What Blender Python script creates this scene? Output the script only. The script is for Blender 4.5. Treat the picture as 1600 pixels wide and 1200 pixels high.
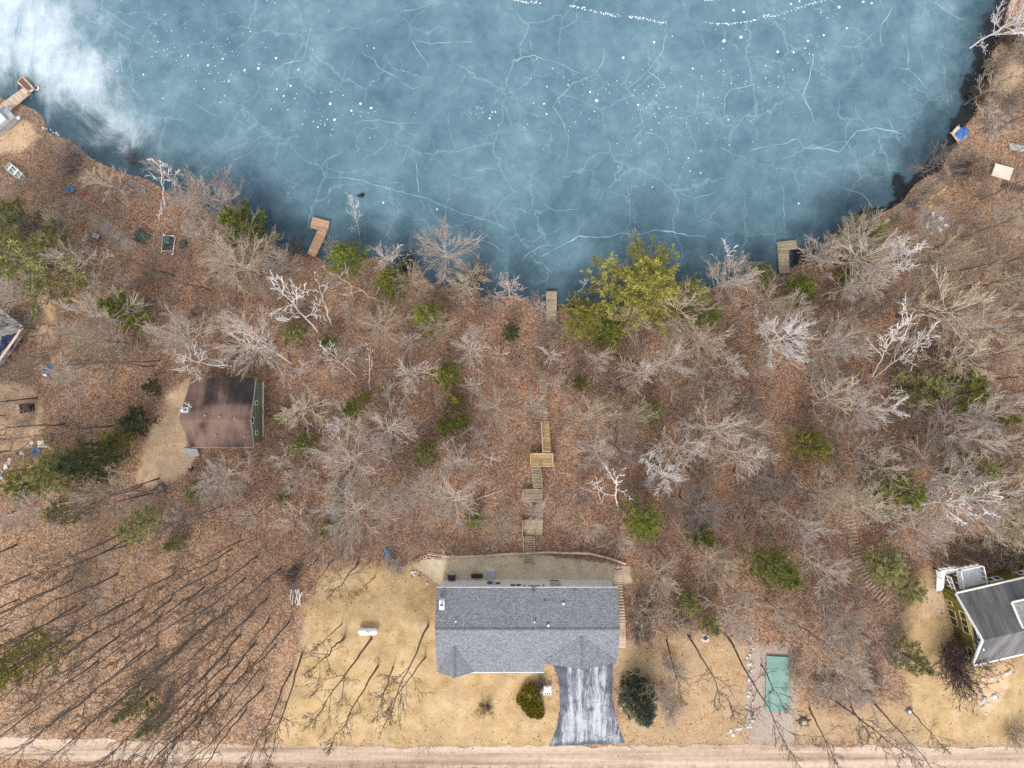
import bpy, math, random
import numpy as np
from mathutils import Vector, Matrix, Quaternion

for _o in list(bpy.data.objects):
    bpy.data.objects.remove(_o)
scene = bpy.context.scene
COL = scene.collection
R = math.radians

# ------------------------------------------------------------------ camera, sky, sun, exposure
CAM_H, FPX = 80.0, 1103.0                 # metres above the house lot; focal length in photo pixels (1600 wide)
cam_d = bpy.data.cameras.new('camera')
cam = bpy.data.objects.new('camera', cam_d)
COL.objects.link(cam)
cam.location = (0, 0, CAM_H)
cam_d.sensor_fit = 'HORIZONTAL'
cam_d.sensor_width = 36.0
cam_d.lens = 36.0 * FPX / 1600.0
cam_d.clip_end = 3000
cam_d.clip_start = 1.0
scene.camera = cam

SUN_EL, SUN_DIR = R(52), (-0.22, -0.97)   # direction the light comes from
sun_d = bpy.data.lights.new('sun', 'SUN')
sun = bpy.data.objects.new('sun', sun_d)
COL.objects.link(sun)
sun_d.energy = 1.1
sun_d.angle = R(14)
sun_d.color = (1.0, 0.93, 0.83)
_l = math.hypot(*SUN_DIR)
_v = Vector((-SUN_DIR[0] / _l * math.cos(SUN_EL), -SUN_DIR[1] / _l * math.cos(SUN_EL), -math.sin(SUN_EL)))
sun.rotation_euler = _v.to_track_quat('-Z', 'Y').to_euler()
sun.location = (-60, -120, 140)

world = bpy.data.worlds.new("World")
scene.world = world
world.use_nodes = True
_nt = world.node_tree
_nt.nodes.clear()
_sky = _nt.nodes.new('ShaderNodeTexSky')
_sky.sky_type = 'NISHITA'
_sky.sun_disc = False
_sky.sun_elevation = SUN_EL
_sky.sun_rotation = math.atan2(SUN_DIR[0], SUN_DIR[1])
_hs = _nt.nodes.new('ShaderNodeHueSaturation')      # thin high overcast: a milkier sky
_hs.inputs['Saturation'].default_value = 0.30
_bg = _nt.nodes.new('ShaderNodeBackground')
_bg.inputs['Strength'].default_value = 0.15
_wo = _nt.nodes.new('ShaderNodeOutputWorld')
_nt.links.new(_sky.outputs[0], _hs.inputs['Color'])
_nt.links.new(_hs.outputs[0], _bg.inputs['Color'])
_nt.links.new(_bg.outputs[0], _wo.inputs['Surface'])

scene.render.engine = 'CYCLES'
scene.view_settings.view_transform = 'Standard'
scene.view_settings.look = 'None'
scene.view_settings.exposure = 1.08
scene.view_settings.gamma = 1.0
scene.view_settings.use_curve_mapping = False
scene.cycles.max_bounces = 5
scene.cycles.use_denoising = False

rng = np.random.default_rng(11)
random.seed(11)

# ------------------------------------------------------------------ node helper
class NT:
    def __init__(s, name):
        s.m = bpy.data.materials.new(name)
        s.m.use_nodes = True
        s.t = s.m.node_tree
        s.t.nodes.clear()
        s.out = s.t.nodes.new('ShaderNodeOutputMaterial')
        s.b = s.t.nodes.new('ShaderNodeBsdfPrincipled')
        s.t.links.new(s.b.outputs[0], s.out.inputs['Surface'])
        s.pos = s.t.nodes.new('ShaderNodeNewGeometry').outputs['Position']
    def put(s, sock, v):
        if isinstance(v, bpy.types.NodeSocket):
            s.t.links.new(v, sock)
        elif isinstance(v, (tuple, list)):
            sock.default_value = tuple(v) + ((1.0,) if len(v) == 3 and len(sock.default_value) == 4 else ())
        else:
            sock.default_value = v
    def noise(s, scale, detail=3, rough=.55, vec=None, dist=0.0, color=False):
        n = s.t.nodes.new('ShaderNodeTexNoise')
        n.inputs['Scale'].default_value = scale
        n.inputs['Detail'].default_value = detail
        n.inputs['Roughness'].default_value = rough
        n.inputs['Distortion'].default_value = dist
        s.put(n.inputs['Vector'], vec if vec is not None else s.pos)
        return n.outputs['Color' if color else 'Fac']
    def voro(s, scale, vec=None, feature='F1', out='Distance', rand=1.0):
        n = s.t.nodes.new('ShaderNodeTexVoronoi')
        n.feature = feature
        n.inputs['Scale'].default_value = scale
        n.inputs['Randomness'].default_value = rand
        s.put(n.inputs['Vector'], vec if vec is not None else s.pos)
        return n.outputs[out]
    def math(s, op, a, b=0.5, clamp=False):
        n = s.t.nodes.new('ShaderNodeMath')
        n.operation = op
        n.use_clamp = clamp
        s.put(n.inputs[0], a)
        s.put(n.inputs[1], b)
        return n.outputs[0]
    def mapr(s, v, a, b, c=0.0, d=1.0, smooth=True):
        n = s.t.nodes.new('ShaderNodeMapRange')
        n.interpolation_type = 'SMOOTHSTEP' if smooth else 'LINEAR'
        s.put(n.inputs['Value'], v)
        for k, x in zip(('From Min', 'From Max', 'To Min', 'To Max'), (a, b, c, d)):
            s.put(n.inputs[k], x)
        return n.outputs['Result']
    def mix(s, f, a, b, mode='MIX'):
        n = s.t.nodes.new('ShaderNodeMix')
        n.data_type = 'RGBA'
        n.blend_type = mode
        s.put(n.inputs[0], f)
        s.put(n.inputs[6], a)
        s.put(n.inputs[7], b)
        return n.outputs[2]
    def ramp(s, f, stops, const=False):
        n = s.t.nodes.new('ShaderNodeValToRGB')
        r = n.color_ramp
        if const:
            r.interpolation = 'CONSTANT'
        while len(r.elements) < len(stops):
            r.elements.new(0.5)
        for e, (p, c) in zip(r.elements, stops):
            e.position = p
            e.color = tuple(c) + (1.0,)
        s.put(n.inputs['Fac'], f)
        return n.outputs['Color']
    def attr(s, name):
        n = s.t.nodes.new('ShaderNodeAttribute')
        n.attribute_name = name
        return n.outputs['Fac']
    def scaled(s, sx, sy, sz, vec=None, rot=0.0):
        n = s.t.nodes.new('ShaderNodeMapping')
        s.put(n.inputs['Vector'], vec if vec is not None else s.pos)
        n.inputs['Scale'].default_value = (sx, sy, sz)
        n.inputs['Rotation'].default_value = (0, 0, rot)
        return n.outputs['Vector']
    def add(s, a, b):
        n = s.t.nodes.new('ShaderNodeVectorMath')
        n.operation = 'ADD'
        s.put(n.inputs[0], a)
        s.put(n.inputs[1], b)
        return n.outputs[0]
    def vscale(s, a, k):
        n = s.t.nodes.new('ShaderNodeVectorMath')
        n.operation = 'SCALE'
        s.put(n.inputs[0], a)
        n.inputs['Scale'].default_value = k
        return n.outputs[0]
    def obj_random(s):
        return s.t.nodes.new('ShaderNodeObjectInfo').outputs['Random']
    def bump(s, h, strength=.4, dist=.05):
        n = s.t.nodes.new('ShaderNodeBump')
        n.inputs['Strength'].default_value = strength
        n.inputs['Distance'].default_value = dist
        s.put(n.inputs['Height'], h)
        s.t.links.new(n.outputs[0], s.b.inputs['Normal'])
    def done(s, color, rough=.9, spec=.25, metal=0.0):
        s.put(s.b.inputs['Base Color'], color)
        s.put(s.b.inputs['Roughness'], rough)
        s.b.inputs['Specular IOR Level'].default_value = spec
        s.b.inputs['Metallic'].default_value = metal
        return s.m

def plain(name, c, rough=.8, var=.25, scale=2.0, spec=.25, metal=0.0, per_obj=0.0, stretch=None):
    """a real-world colour with wear: c varied by noise and (if asked) a little from object to object"""
    t = NT(name)
    v = t.scaled(*stretch) if stretch else None
    n = t.noise(scale, 5, .65, vec=v)
    lo = tuple(x * (1 - var) for x in c)
    hi = tuple(min(1, x * (1 + var)) for x in c)
    col = t.ramp(n, [(.3, lo), (.7, hi)])
    if per_obj:
        k = t.mapr(t.obj_random(), 0, 1, 1 - per_obj, 1 + per_obj, smooth=False)
        n2 = t.t.nodes.new('ShaderNodeVectorMath')
        n2.operation = 'SCALE'
        t.put(n2.inputs[0], col)
        t.put(n2.inputs['Scale'], k)
        col = n2.outputs[0]
    return t.done(col, rough, spec, metal)

# ------------------------------------------------------------------ objects
def tag(o, label=None, cat=None, group=None, kind=None):
    if label: o['label'] = label
    if cat: o['category'] = cat
    if group: o['group'] = group
    if kind: o['kind'] = kind
    return o

def thing(name, label, cat, loc, group=None):
    o = bpy.data.objects.new(name, None)
    COL.objects.link(o)
    o.location = loc
    o.empty_display_size = .3
    return tag(o, label, cat, group)

def mesh_np(name, v, f, mats, smooth=False, mi=None):
    """mesh from arrays: v (n,3), f (m,k) all faces with the same corner count"""
    me = bpy.data.meshes.new(name)
    v = np.asarray(v, dtype=np.float32)
    f = np.asarray(f, dtype=np.int32)
    me.vertices.add(len(v))
    me.vertices.foreach_set('co', v.ravel())
    k = f.shape[1]
    me.loops.add(f.size)
    me.loops.foreach_set('vertex_index', f.ravel())
    me.polygons.add(len(f))
    me.polygons.foreach_set('loop_start', np.arange(0, f.size, k, dtype=np.int32))
    if mi is not None:
        me.polygons.foreach_set('material_index', np.asarray(mi, dtype=np.int32))
    if smooth:
        me.polygons.foreach_set('use_smooth', np.ones(len(f), dtype=bool))
    me.update(calc_edges=True)
    me.validate()
    for m in (mats if isinstance(mats, (list, tuple)) else [mats]):
        me.materials.append(m)
    return me

def link(name, me, parent=None, loc=None):
    o = bpy.data.objects.new(name, me)
    COL.objects.link(o)
    if parent: o.parent = parent
    if loc is not None: o.location = loc
    return o

def org(o):
    p = Vector((0, 0, 0))
    while o is not None:
        p += Vector(o.location)
        o = o.parent
    return p

class MB:
    """collects shapes given in world metres and links them as one mesh under a parent"""
    def __init__(s):
        s.v, s.f = [], []
    def add(s, vs, fs):
        n = len(s.v)
        s.v += [tuple(p) for p in vs]
        s.f += [tuple(i + n for i in q) for q in fs]
        return s
    def hexa(s, lo, hi):
        """two rings of equal count (lower, upper) closed into a solid"""
        n = len(lo)
        s.add(list(lo) + list(hi), [tuple(range(n))[::-1], tuple(range(n, 2 * n))] + [(i, (i + 1) % n, n + (i + 1) % n, n + i) for i in range(n)])
        return s
    def box(s, c, d, rot=0.0):
        x, y, z = c
        a, b, h = d[0] / 2, d[1] / 2, d[2] / 2
        ca, sa = math.cos(rot), math.sin(rot)
        q = [(x + u * ca - w * sa, y + u * sa + w * ca) for u, w in ((-a, -b), (a, -b), (a, b), (-a, b))]
        return s.hexa([(i, j, z - h) for i, j in q], [(i, j, z + h) for i, j in q])
    def prism(s, pts, z0, z1):
        a = sum(pts[i][0] * pts[(i + 1) % len(pts)][1] - pts[(i + 1) % len(pts)][0] * pts[i][1] for i in range(len(pts)))
        if a < 0: pts = pts[::-1]
        return s.hexa([(p[0], p[1], z0) for p in pts], [(p[0], p[1], z1) for p in pts])
    def beam(s, p, q, w, h):
        p, q = Vector(p), Vector(q)
        d = (q - p).normalized()
        u = d.cross(Vector((0, 0, 1)))
        u = Vector((1, 0, 0)) if u.length < 1e-4 else u.normalized()
        n = u.cross(d)
        u, n = u * w / 2, n * h / 2
        return s.hexa([p - u - n, p + u - n, p + u + n, p - u + n], [q - u - n, q + u - n, q + u + n, q - u + n])
    def tube(s, pts, rad, k=6):
        pts = [Vector(p) for p in pts]
        if not isinstance(rad, (list, tuple)): rad = [rad] * len(pts)
        d = (pts[-1] - pts[0]).normalized()
        u = d.orthogonal().normalized()
        w = d.cross(u)
        vs = []
        for p, r in zip(pts, rad):
            vs += [p + (u * math.cos(2 * math.pi * i / k) + w * math.sin(2 * math.pi * i / k)) * r for i in range(k)]
        fs = [tuple(range(k))[::-1], tuple(range(len(vs) - k, len(vs)))]
        for j in range(len(pts) - 1):
            fs += [(j * k + i, j * k + (i + 1) % k, (j + 1) * k + (i + 1) % k, (j + 1) * k + i) for i in range(k)]
        return s.add(vs, fs)
    def blob(s, c, r, seed=0, rough=.2, seg=8, rings=5):
        q = random.Random(seed)
        vs = [(c[0], c[1], c[2] - r[2])]
        for j in range(1, rings):
            ph = -math.pi / 2 + math.pi * j / rings
            for i in range(seg):
                a = 2 * math.pi * (i + .5 * (j % 2)) / seg
                k = 1 + q.uniform(-rough, rough)
                vs.append((c[0] + r[0] * k * math.cos(ph) * math.cos(a), c[1] + r[1] * k * math.cos(ph) * math.sin(a), c[2] + r[2] * k * math.sin(ph)))
        vs.append((c[0], c[1], c[2] + r[2] * (1 + q.uniform(-rough, rough))))
        T = len(vs) - 1
        fs = []
        for i in range(seg):
            fs.append((0, 1 + (i + 1) % seg, 1 + i))
            b = 1 + (rings - 2) * seg
            fs.append((T, b + i, b + (i + 1) % seg))
            for j in range(rings - 2):
                a0, a1 = 1 + j * seg, 1 + (j + 1) * seg
                fs.append((a0 + i, a0 + (i + 1) % seg, a1 + (i + 1) % seg, a1 + i))
        return s.add(vs, fs)
    def build(s, name, mat, parent=None, smooth=False, label=None):
        o0 = org(parent) if parent else Vector((0, 0, 0))
        me = bpy.data.meshes.new(name)
        me.from_pydata([(p[0] - o0.x, p[1] - o0.y, p[2] - o0.z) for p in s.v], [], s.f)
        for m in (mat if isinstance(mat, list) else [mat]): me.materials.append(m)
        if smooth: me.polygons.foreach_set('use_smooth', [True] * len(me.polygons))
        me.update()
        o = link(name, me, parent)
        if label: o['label'] = label
        return o

# ------------------------------------------------------------------ terrain maths
def P(px, py, z=0.0):
    """the point at height z that the photograph shows at (px, py)"""
    k = (CAM_H - z) / FPX
    return Vector(((px - 800) * k, (600 - py) * k, z))

LAKE_Z = -8.0
SHORE = [(-900, -500), (-330, -60), (-120, 70), (0, 152), (50, 178), (100, 214), (140, 242), (200, 276), (260, 300), (330, 330),
         (385, 352), (430, 376), (480, 398), (530, 412), (590, 408), (640, 428), (700, 446), (760, 462), (830, 476), (890, 488),
         (960, 486), (1040, 462), (1110, 448), (1180, 430), (1235, 418), (1290, 402), (1338, 356), (1385, 325), (1425, 296), (1462, 262),
         (1492, 222), (1520, 172), (1542, 112), (1558, 50), (1575, -10), (1610, -110), (1700, -400)]
_sp = [tuple(P(a, b, LAKE_Z))[:2] for a, b in SHORE]
LAKE_POLY = np.array(_sp + [(110, 190), (60, 420), (-160, 430), (-330, 260)])

def sdist(poly, X, Y):
    """signed distance to a closed polygon, positive outside"""
    X, Y = np.asarray(X, float), np.asarray(Y, float)
    poly = np.asarray(poly, float)
    D = np.full(X.shape, 1e9)
    inside = np.zeros(X.shape, bool)
    n = len(poly)
    for i in range(n):
        ax, ay = poly[i]
        bx, by = poly[(i + 1) % n]
        dx, dy = bx - ax, by - ay
        t = np.clip(((X - ax) * dx + (Y - ay) * dy) / (dx * dx + dy * dy + 1e-12), 0, 1)
        D = np.minimum(D, (X - ax - t * dx) ** 2 + (Y - ay - t * dy) ** 2)
        c = ((ay > Y) != (by > Y)) & (X < (bx - ax) * (Y - ay) / (by - ay + 1e-12) + ax)
        inside ^= c
    D = np.sqrt(D)
    return np.where(inside, -D, D)

def sstep(a, b, x):
    t = np.clip((x - a) / (b - a), 0, 1)
    return t * t * (3 - 2 * t)

def shore_d(X, Y):
    return sdist(LAKE_POLY, X, Y) + .35 * np.sin(X * .9 + 1.3 * np.sin(Y * .7)) + .3 * np.sin(Y * 1.3 + X * .4)

def H(X, Y, D=None):
    X, Y = np.asarray(X, float), np.asarray(Y, float)
    if D is None: D = shore_d(X, Y)
    z = LAKE_Z + np.interp(D, [-20, -4, 0, 1.2, 6, 14, 22, 30, 38, 46, 400], [-3, -1.0, -.02, .45, 1.2, 2.5, 4.0, 5.7, 7.2, 8, 8])
    south = sstep(-23.3, -27.5, Y)
    z = z * (1 - south)
    z = z - 2.0 * np.exp(-((X - 58) / 9.0) ** 2) * np.exp(-((Y + 19.5) / 3.6) ** 2)
    yard = sstep(.8, -.6, sdist([(-11.5, -19.7), (13.2, -20.6), (13.2, -23.2), (-8.6, -23.2)], X, Y))
    z = z * (1 - yard) - 2.05 * yard
    rough = sstep(.5, 4, D) * sstep(-25, -20, Y) * (1 - yard)
    z = z + rough * (.16 * np.sin(X * .55 + 2 * np.sin(Y * .31)) * np.sin(Y * .62 + .5) + .06 * np.sin(X * 1.9 + Y) * np.sin(Y * 2.3))
    return z

def h1(x, y):
    return float(H(np.array([x]), np.array([y]))[0])

def G(px, py):
    """where the ground is at (px, py)"""
    z = -2.0
    for _ in range(12):
        p = P(px, py, z)
        z = .4 * z + .6 * h1(p.x, p.y)
    p = P(px, py, z)
    p.z = h1(p.x, p.y)
    return p

def S(px, py, h, at=.72):
    """ground point of an upright tree whose crown centre (at * h up) shows at (px, py)"""
    zg = -3.0
    for _ in range(10):
        p = P(px, py, zg + at * h)
        zg = .4 * zg + .6 * h1(p.x, p.y)
    return Vector((p.x, p.y, h1(p.x, p.y)))

def to_px(X, Y, Z):
    k = FPX / (CAM_H - Z)
    return 800 + X * k, 600 - Y * k

# regions of the ground, outlined where they lie
LAWN = [[(505, 890), (575, 882), (640, 884), (700, 908), (720, 1040), (872, 1034), (880, 1168), (412, 1168), (440, 1110), (468, 1020), (476, 950)],
        [(1436, 888), (1462, 884), (1476, 930), (1500, 975), (1540, 1040), (1640, 1018), (1640, 1166), (1440, 1166), (1424, 1090), (1404, 1020), (1408, 960), (1430, 930)]]
LAWN2 = [[(958, 1005), (1045, 994), (1135, 992), (1170, 1010), (1168, 1166), (966, 1166)], [(1236, 1095), (1300, 1110), (1440, 1090), (1440, 1160), (1236, 1160)]]
YARD = [[(640, 880), (700, 868), (840, 866), (985, 886), (988, 912), (690, 916)]]
DIRT = [[(262, 612), (296, 592), (300, 640), (292, 700), (312, 706), (292, 742), (240, 765), (210, 755), (225, 700), (240, 660)],
        [(-60, 590), (52, 604), (70, 640), (60, 690), (20, 712), (-60, 720)], [(50, 465), (82, 462), (90, 530), (66, 545), (34, 520)],
        [(-60, 165), (30, 175), (66, 215), (30, 240), (-60, 240)], [(1572, 100), (1586, 80), (1600, 110), (1580, 150), (1566, 140)],
        [(1404, 322), (1436, 304), (1450, 308), (1430, 322), (1410, 338)], [(1430, 915), (1475, 925), (1480, 965), (1440, 965)],
        [(1520, 1068), (1572, 1050), (1580, 1070), (1552, 1112), (1530, 1112)]]
GRAVEL = [[(1166, 1006), (1240, 1010), (1250, 1120), (1240, 1168), (1168, 1168)], [(136, 330), (175, 345), (215, 385), (190, 395), (140, 360)],
          [(1430, 320), (1480, 322), (1486, 360), (1440, 366)]]
TRACK = [[(165, 840), (185, 860), (168, 960), (148, 1060), (132, 1055), (148, 940), (160, 880)], [(215, 755), (265, 755), (240, 800), (180, 850), (165, 840)]]
EARTH = [[(-100, 1132), (70, 1130), (90, 1158), (-100, 1162)], [(1240, 1148), (1640, 1150), (1640, 1172), (1240, 1172)]]
HOUSES = [[(690, 905), (975, 890), (975, 1050), (690, 1062)], [(275, 585), (415, 590), (412, 705), (280, 705)],
          [(1460, 880), (1536, 878), (1640, 850), (1640, 1045), (1520, 1045)], [(-60, 470), (45, 500), (45, 530), (5, 580), (-60, 590)]]
ROAD_N = [(-400, 1152), (0, 1153), (200, 1155), (420, 1164), (640, 1168), (860, 1166), (1100, 1164), (1300, 1166), (1600, 1168), (2000, 1170)]
ROAD_S = [(2000, 1222), (1600, 1214), (1200, 1206), (900, 1200), (640, 1202), (420, 1198), (200, 1190), (0, 1186), (-400, 1184)]
ROAD = ROAD_N + ROAD_S
DRIVE = [(858, 1028), (958, 1024), (958, 1095), (963, 1125), (977, 1161), (858, 1166), (870, 1135), (874, 1110), (875, 1080), (872, 1060), (864, 1040)]

def region(polys, PX, PY, soft):
    m = np.zeros(PX.shape)
    for p in polys:
        m = np.maximum(m, sstep(soft, -soft, sdist(p, PX, PY)))
    return m

def open_ground(PX, PY, grow=0):
    """1 where nothing of the wood grows"""
    return region(LAWN + LAWN2 + YARD + DIRT[:1] + DIRT[3:7] + HOUSES + [ROAD, DRIVE] + GRAVEL[:1], PX, PY, 4 + grow)
# ------------------------------------------------------------------ materials
def m_ground():
    t = NT('leaf_litter_ground')
    big = t.noise(.055, 4, .6)
    mid = t.noise(.35, 5, .65)
    fine = t.noise(2.6, 6, .7)
    cell = t.voro(7.5, out='Color')
    sep = t.t.nodes.new('ShaderNodeSeparateColor')
    t.t.links.new(cell, sep.inputs[0])
    leaf = sep.outputs[0]
    litter = t.ramp(leaf, [(0, (.17, .082, .048)), (.3, (.265, .135, .080)), (.55, (.345, .188, .115)), (.78, (.41, .25, .158)), (.95, (.50, .35, .245))])
    orange = t.ramp(leaf, [(0, (.20, .110, .062)), (.35, (.335, .195, .112)), (.7, (.45, .285, .172)), (1, (.54, .38, .25))])
    greyl = t.ramp(leaf, [(0, (.15, .10, .08)), (.4, (.26, .185, .155)), (.8, (.37, .285, .245)), (1, (.46, .37, .325))])
    c = t.mix(t.mapr(t.attr('orange'), .1, .9), litter, orange)
    c = t.mix(t.math('MULTIPLY', t.mapr(mid, .45, .70), .55), c, greyl)
    c = t.mix(t.math('MULTIPLY', t.mapr(big, .35, .7), .35), c, orange)
    c = t.mix(.75, c, t.ramp(fine, [(.25, (.68, .65, .63)), (.5, (1, 1, 1)), (.78, (1.18, 1.16, 1.14))]), 'MULTIPLY')
    drift = t.noise(.16, 6, .68, vec=t.add(t.pos, (13, 41, 0)))
    c = t.mix(t.mapr(drift, .54, .70, 0, .6), c, t.mix(.5, orange, (.46, .30, .19)))
    c = t.mix(t.mapr(drift, .46, .32, 0, .65), c, t.ramp(leaf, [(0, (.10, .058, .045)), (.6, (.19, .115, .085)), (1, (.30, .20, .15))]))
    # lawn: winter-yellow grass
    gn = t.noise(.45, 5, .62)
    gf = t.noise(5.5, 4, .7)
    grass = t.ramp(gn, [(.3, (.39, .26, .125)), (.5, (.55, .38, .195)), (.72, (.66, .485, .285))])
    grass = t.mix(.6, grass, t.ramp(gf, [(.25, (.62, .58, .52)), (.6, (1.05, 1.05, 1.05))]), 'MULTIPLY')
    moss = t.mapr(t.noise(.55, 6, .7), .53, .68)
    grass = t.mix(t.math('MULTIPLY', moss, .62), grass, (.255, .20, .075))
    bare = t.mapr(t.noise(.38, 6, .7, vec=t.add(t.pos, (31, 7, 0))), .50, .68)
    grass = t.mix(t.math('MULTIPLY', bare, .65), grass, (.40, .29, .19))
    lawn2 = t.mix(.55, grass, t.mix(t.mapr(mid, .4, .62), orange, (.40, .29, .19)))
    dirt = t.ramp(t.noise(.9, 6, .7), [(.25, (.46, .30, .17)), (.5, (.66, .455, .285)), (.75, (.76, .575, .395))])
    yard = t.ramp(t.noise(.8, 5, .65), [(.24, (.32, .26, .13)), (.38, (.56, .45, .29)), (.7, (.70, .59, .44))])
    gravel = t.ramp(t.voro(9, out='Distance'), [(.1, (.31, .245, .20)), (.6, (.46, .38, .32))])
    edge = t.math('SUBTRACT', t.noise(.55, 7, .78), .5)
    def msk(name, amp=.9, lo=.35, hi=.65):
        return t.mapr(t.math('ADD', t.attr(name), t.math('MULTIPLY', edge, amp)), lo, hi)
    c = t.mix(msk('lawn2', 1.3, .3, .8), c, lawn2)
    c = t.mix(msk('lawn', 1.7, .25, .75), c, grass)
    c = t.mix(t.math('MULTIPLY', msk('gravel', 1.6, .2, .95), .85), c, gravel)
    c = t.mix(msk('dirt', 1.1, .3, .75), c, dirt)
    c = t.mix(msk('yard', .8), c, yard)
    c = t.mix(msk('mud', .8), c, t.ramp(fine, [(.3, (.018, .014, .012)), (.7, (.07, .052, .042))]))
    h = t.math('ADD', t.math('MULTIPLY', leaf, .6), t.math('MULTIPLY', fine, .8))
    t.bump(h, .55, .12)
    return t.done(c, .95, .1)

def m_lake():
    t = NT('lake_ice')
    wob = t.vscale(t.add(t.noise(.12, 4, .6, color=True), (-.5, -.5, -.5)), 5.0)
    wob2 = t.vscale(t.add(t.noise(.6, 3, .6, color=True), (-.5, -.5, -.5)), 1.3)
    wp = t.add(t.add(t.pos, wob), wob2)
    cl = t.noise(.075, 7, .66, dist=.4)
    cl2 = t.noise(.42, 8, .76)
    deep = t.attr('deep')      # 1 over deep water far from the bank, 0 at the bank
    snow = t.attr('snow')
    k = t.math('ADD', t.math('MULTIPLY', cl, .62), t.math('MULTIPLY', cl2, .42))
    ice = t.ramp(k, [(.36, (.058, .118, .155)), (.47, (.090, .168, .212)), (.57, (.128, .220, .267)), (.68, (.208, .310, .352))])
    near = t.ramp(k, [(.36, (.020, .043, .058)), (.5, (.040, .080, .105)), (.62, (.070, .123, .152))])
    black = t.ramp(cl2, [(.3, (.006, .008, .010)), (.7, (.020, .025, .030))])
    sh = t.math('ADD', deep, t.math('MULTIPLY', t.math('SUBTRACT', cl2, .5), .5))
    c = t.mix(t.mapr(sh, .10, .95), near, ice)
    # frozen-over hairline cracks
    def net(scale, width, seed, thr):
        n = t.voro(scale, vec=t.add(wp, (seed, seed * 2.3, 0)), feature='DISTANCE_TO_EDGE')
        line = t.mapr(n, 0.0, width, 1, 0)
        gate = t.mapr(t.noise(.05 + scale * .35, 3, .5, vec=t.add(t.pos, (seed * 7, seed, 0))), thr, thr + .14)
        return t.math('MULTIPLY', line, gate)
    cr = t.math('MAXIMUM', t.math('MULTIPLY', net(.085, .012, 3.1, .44), .24), t.math('MULTIPLY', net(.21, .016, 8.7, .42), .24))
    cr = t.math('MULTIPLY', cr, t.mapr(deep, .12, .6))
    c = t.mix(cr, c, (.40, .54, .59))
    sn = t.mapr(t.math('ADD', snow, t.math('MULTIPLY', t.math('SUBTRACT', t.noise(1.0, 7, .70, vec=t.scaled(.20, .11, 1, rot=.75), dist=.8), .5), 1.9)), .18, 1.15)
    c = t.mix(sn, c, t.ramp(cl2, [(.3, (.34, .44, .50)), (.7, (.66, .71, .74))]))
    c = t.mix(t.mapr(t.math('ADD', t.attr('thaw'), t.math('MULTIPLY', t.math('SUBTRACT', t.noise(.8, 6, .75), .5), 2.0)), .35, .85), c, black)
    t.bump(cl2, .08, .05)
    return t.done(c, .5, .3)

def m_road():
    t = NT('dirt_road')
    ruts = t.noise(1.0, 5, .62, vec=t.scaled(.03, 1.1, 1))
    f = t.noise(1.7, 6, .7)
    c = t.ramp(ruts, [(.3, (.27, .185, .125)), (.46, (.46, .335, .24)), (.62, (.62, .485, .375))])
    c = t.mix(.7, c, t.ramp(f, [(.25, (.66, .62, .58)), (.6, (1.05, 1.05, 1.05))]), 'MULTIPLY')
    pot = t.noise(.30, 6, .72, vec=t.scaled(.6, 1, 1))
    c = t.mix(t.mapr(pot, .56, .70, 0, .6), c, (.33, .24, .17))
    t.bump(f, .3, .05)
    return t.done(c, .95, .1)

def m_drive():
    t = NT('worn_asphalt')
    wob = t.add(t.pos, t.vscale(t.add(t.noise(.25, 4, .6, color=True), (-.5, -.5, -.5)), 1.4))
    patch = t.noise(.45, 7, .68)
    grain = t.noise(11, 5, .8)
    k = t.math('ADD', t.math('MULTIPLY', patch, .7), t.math('MULTIPLY', grain, .35))
    c = t.ramp(k, [(.36, (.045, .052, .070)), (.52, (.095, .107, .135)), (.68, (.20, .215, .25))])
    # pale scuffs: many thin lines along the wheel paths, broken up
    broad = t.noise(1.0, 6, .66, vec=t.scaled(1.5, .16, 1, vec=wob))
    thin = t.noise(1.0, 5, .7, vec=t.scaled(9.0, .32, 1, vec=wob, rot=.10))
    cross = t.noise(1.0, 5, .7, vec=t.scaled(7.0, .5, 1, vec=wob, rot=-.32))
    w = t.math('ADD', t.math('MULTIPLY', broad, .55), t.math('ADD', t.math('MULTIPLY', thin, .40), t.math('MULTIPLY', cross, .25)))
    w = t.math('ADD', w, t.math('MULTIPLY', t.attr('worn'), .16))
    w = t.math('ADD', w, t.math('MULTIPLY', t.math('SUBTRACT', t.noise(.6, 7, .72), .5), .35))
    c = t.mix(t.mapr(w, .60, .84, 0, .85), c, (.60, .605, .62))
    crack = t.voro(.55, vec=wob, feature='DISTANCE_TO_EDGE')
    c = t.mix(t.mapr(crack, .0, .022, .55, 0), c, (.05, .055, .065))
    t.bump(grain, .2, .02)
    return t.done(c, .85, .2)

def m_shingle(name, c):
    t = NT(name)
    tab = t.voro(7.5, vec=t.scaled(1.1, 1.5, 1.5), out='Color')
    sep = t.t.nodes.new('ShaderNodeSeparateColor')
    t.t.links.new(tab, sep.inputs[0])
    f = t.noise(9, 4, .75)
    k = t.math('ADD', t.math('MULTIPLY', sep.outputs[0], .6), t.math('MULTIPLY', f, .4))
    col = t.ramp(k, [(.1, tuple(x * .55 for x in c)), (.5, c), (.92, tuple(x * 1.6 for x in c))])
    col = t.mix(.35, col, t.ramp(t.noise(.5, 4, .6), [(.3, (.8, .8, .82)), (.7, (1.1, 1.08, 1.04))]), 'MULTIPLY')
    t.bump(f, .3, .02)
    return t.done(col, .92, .15)

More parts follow.
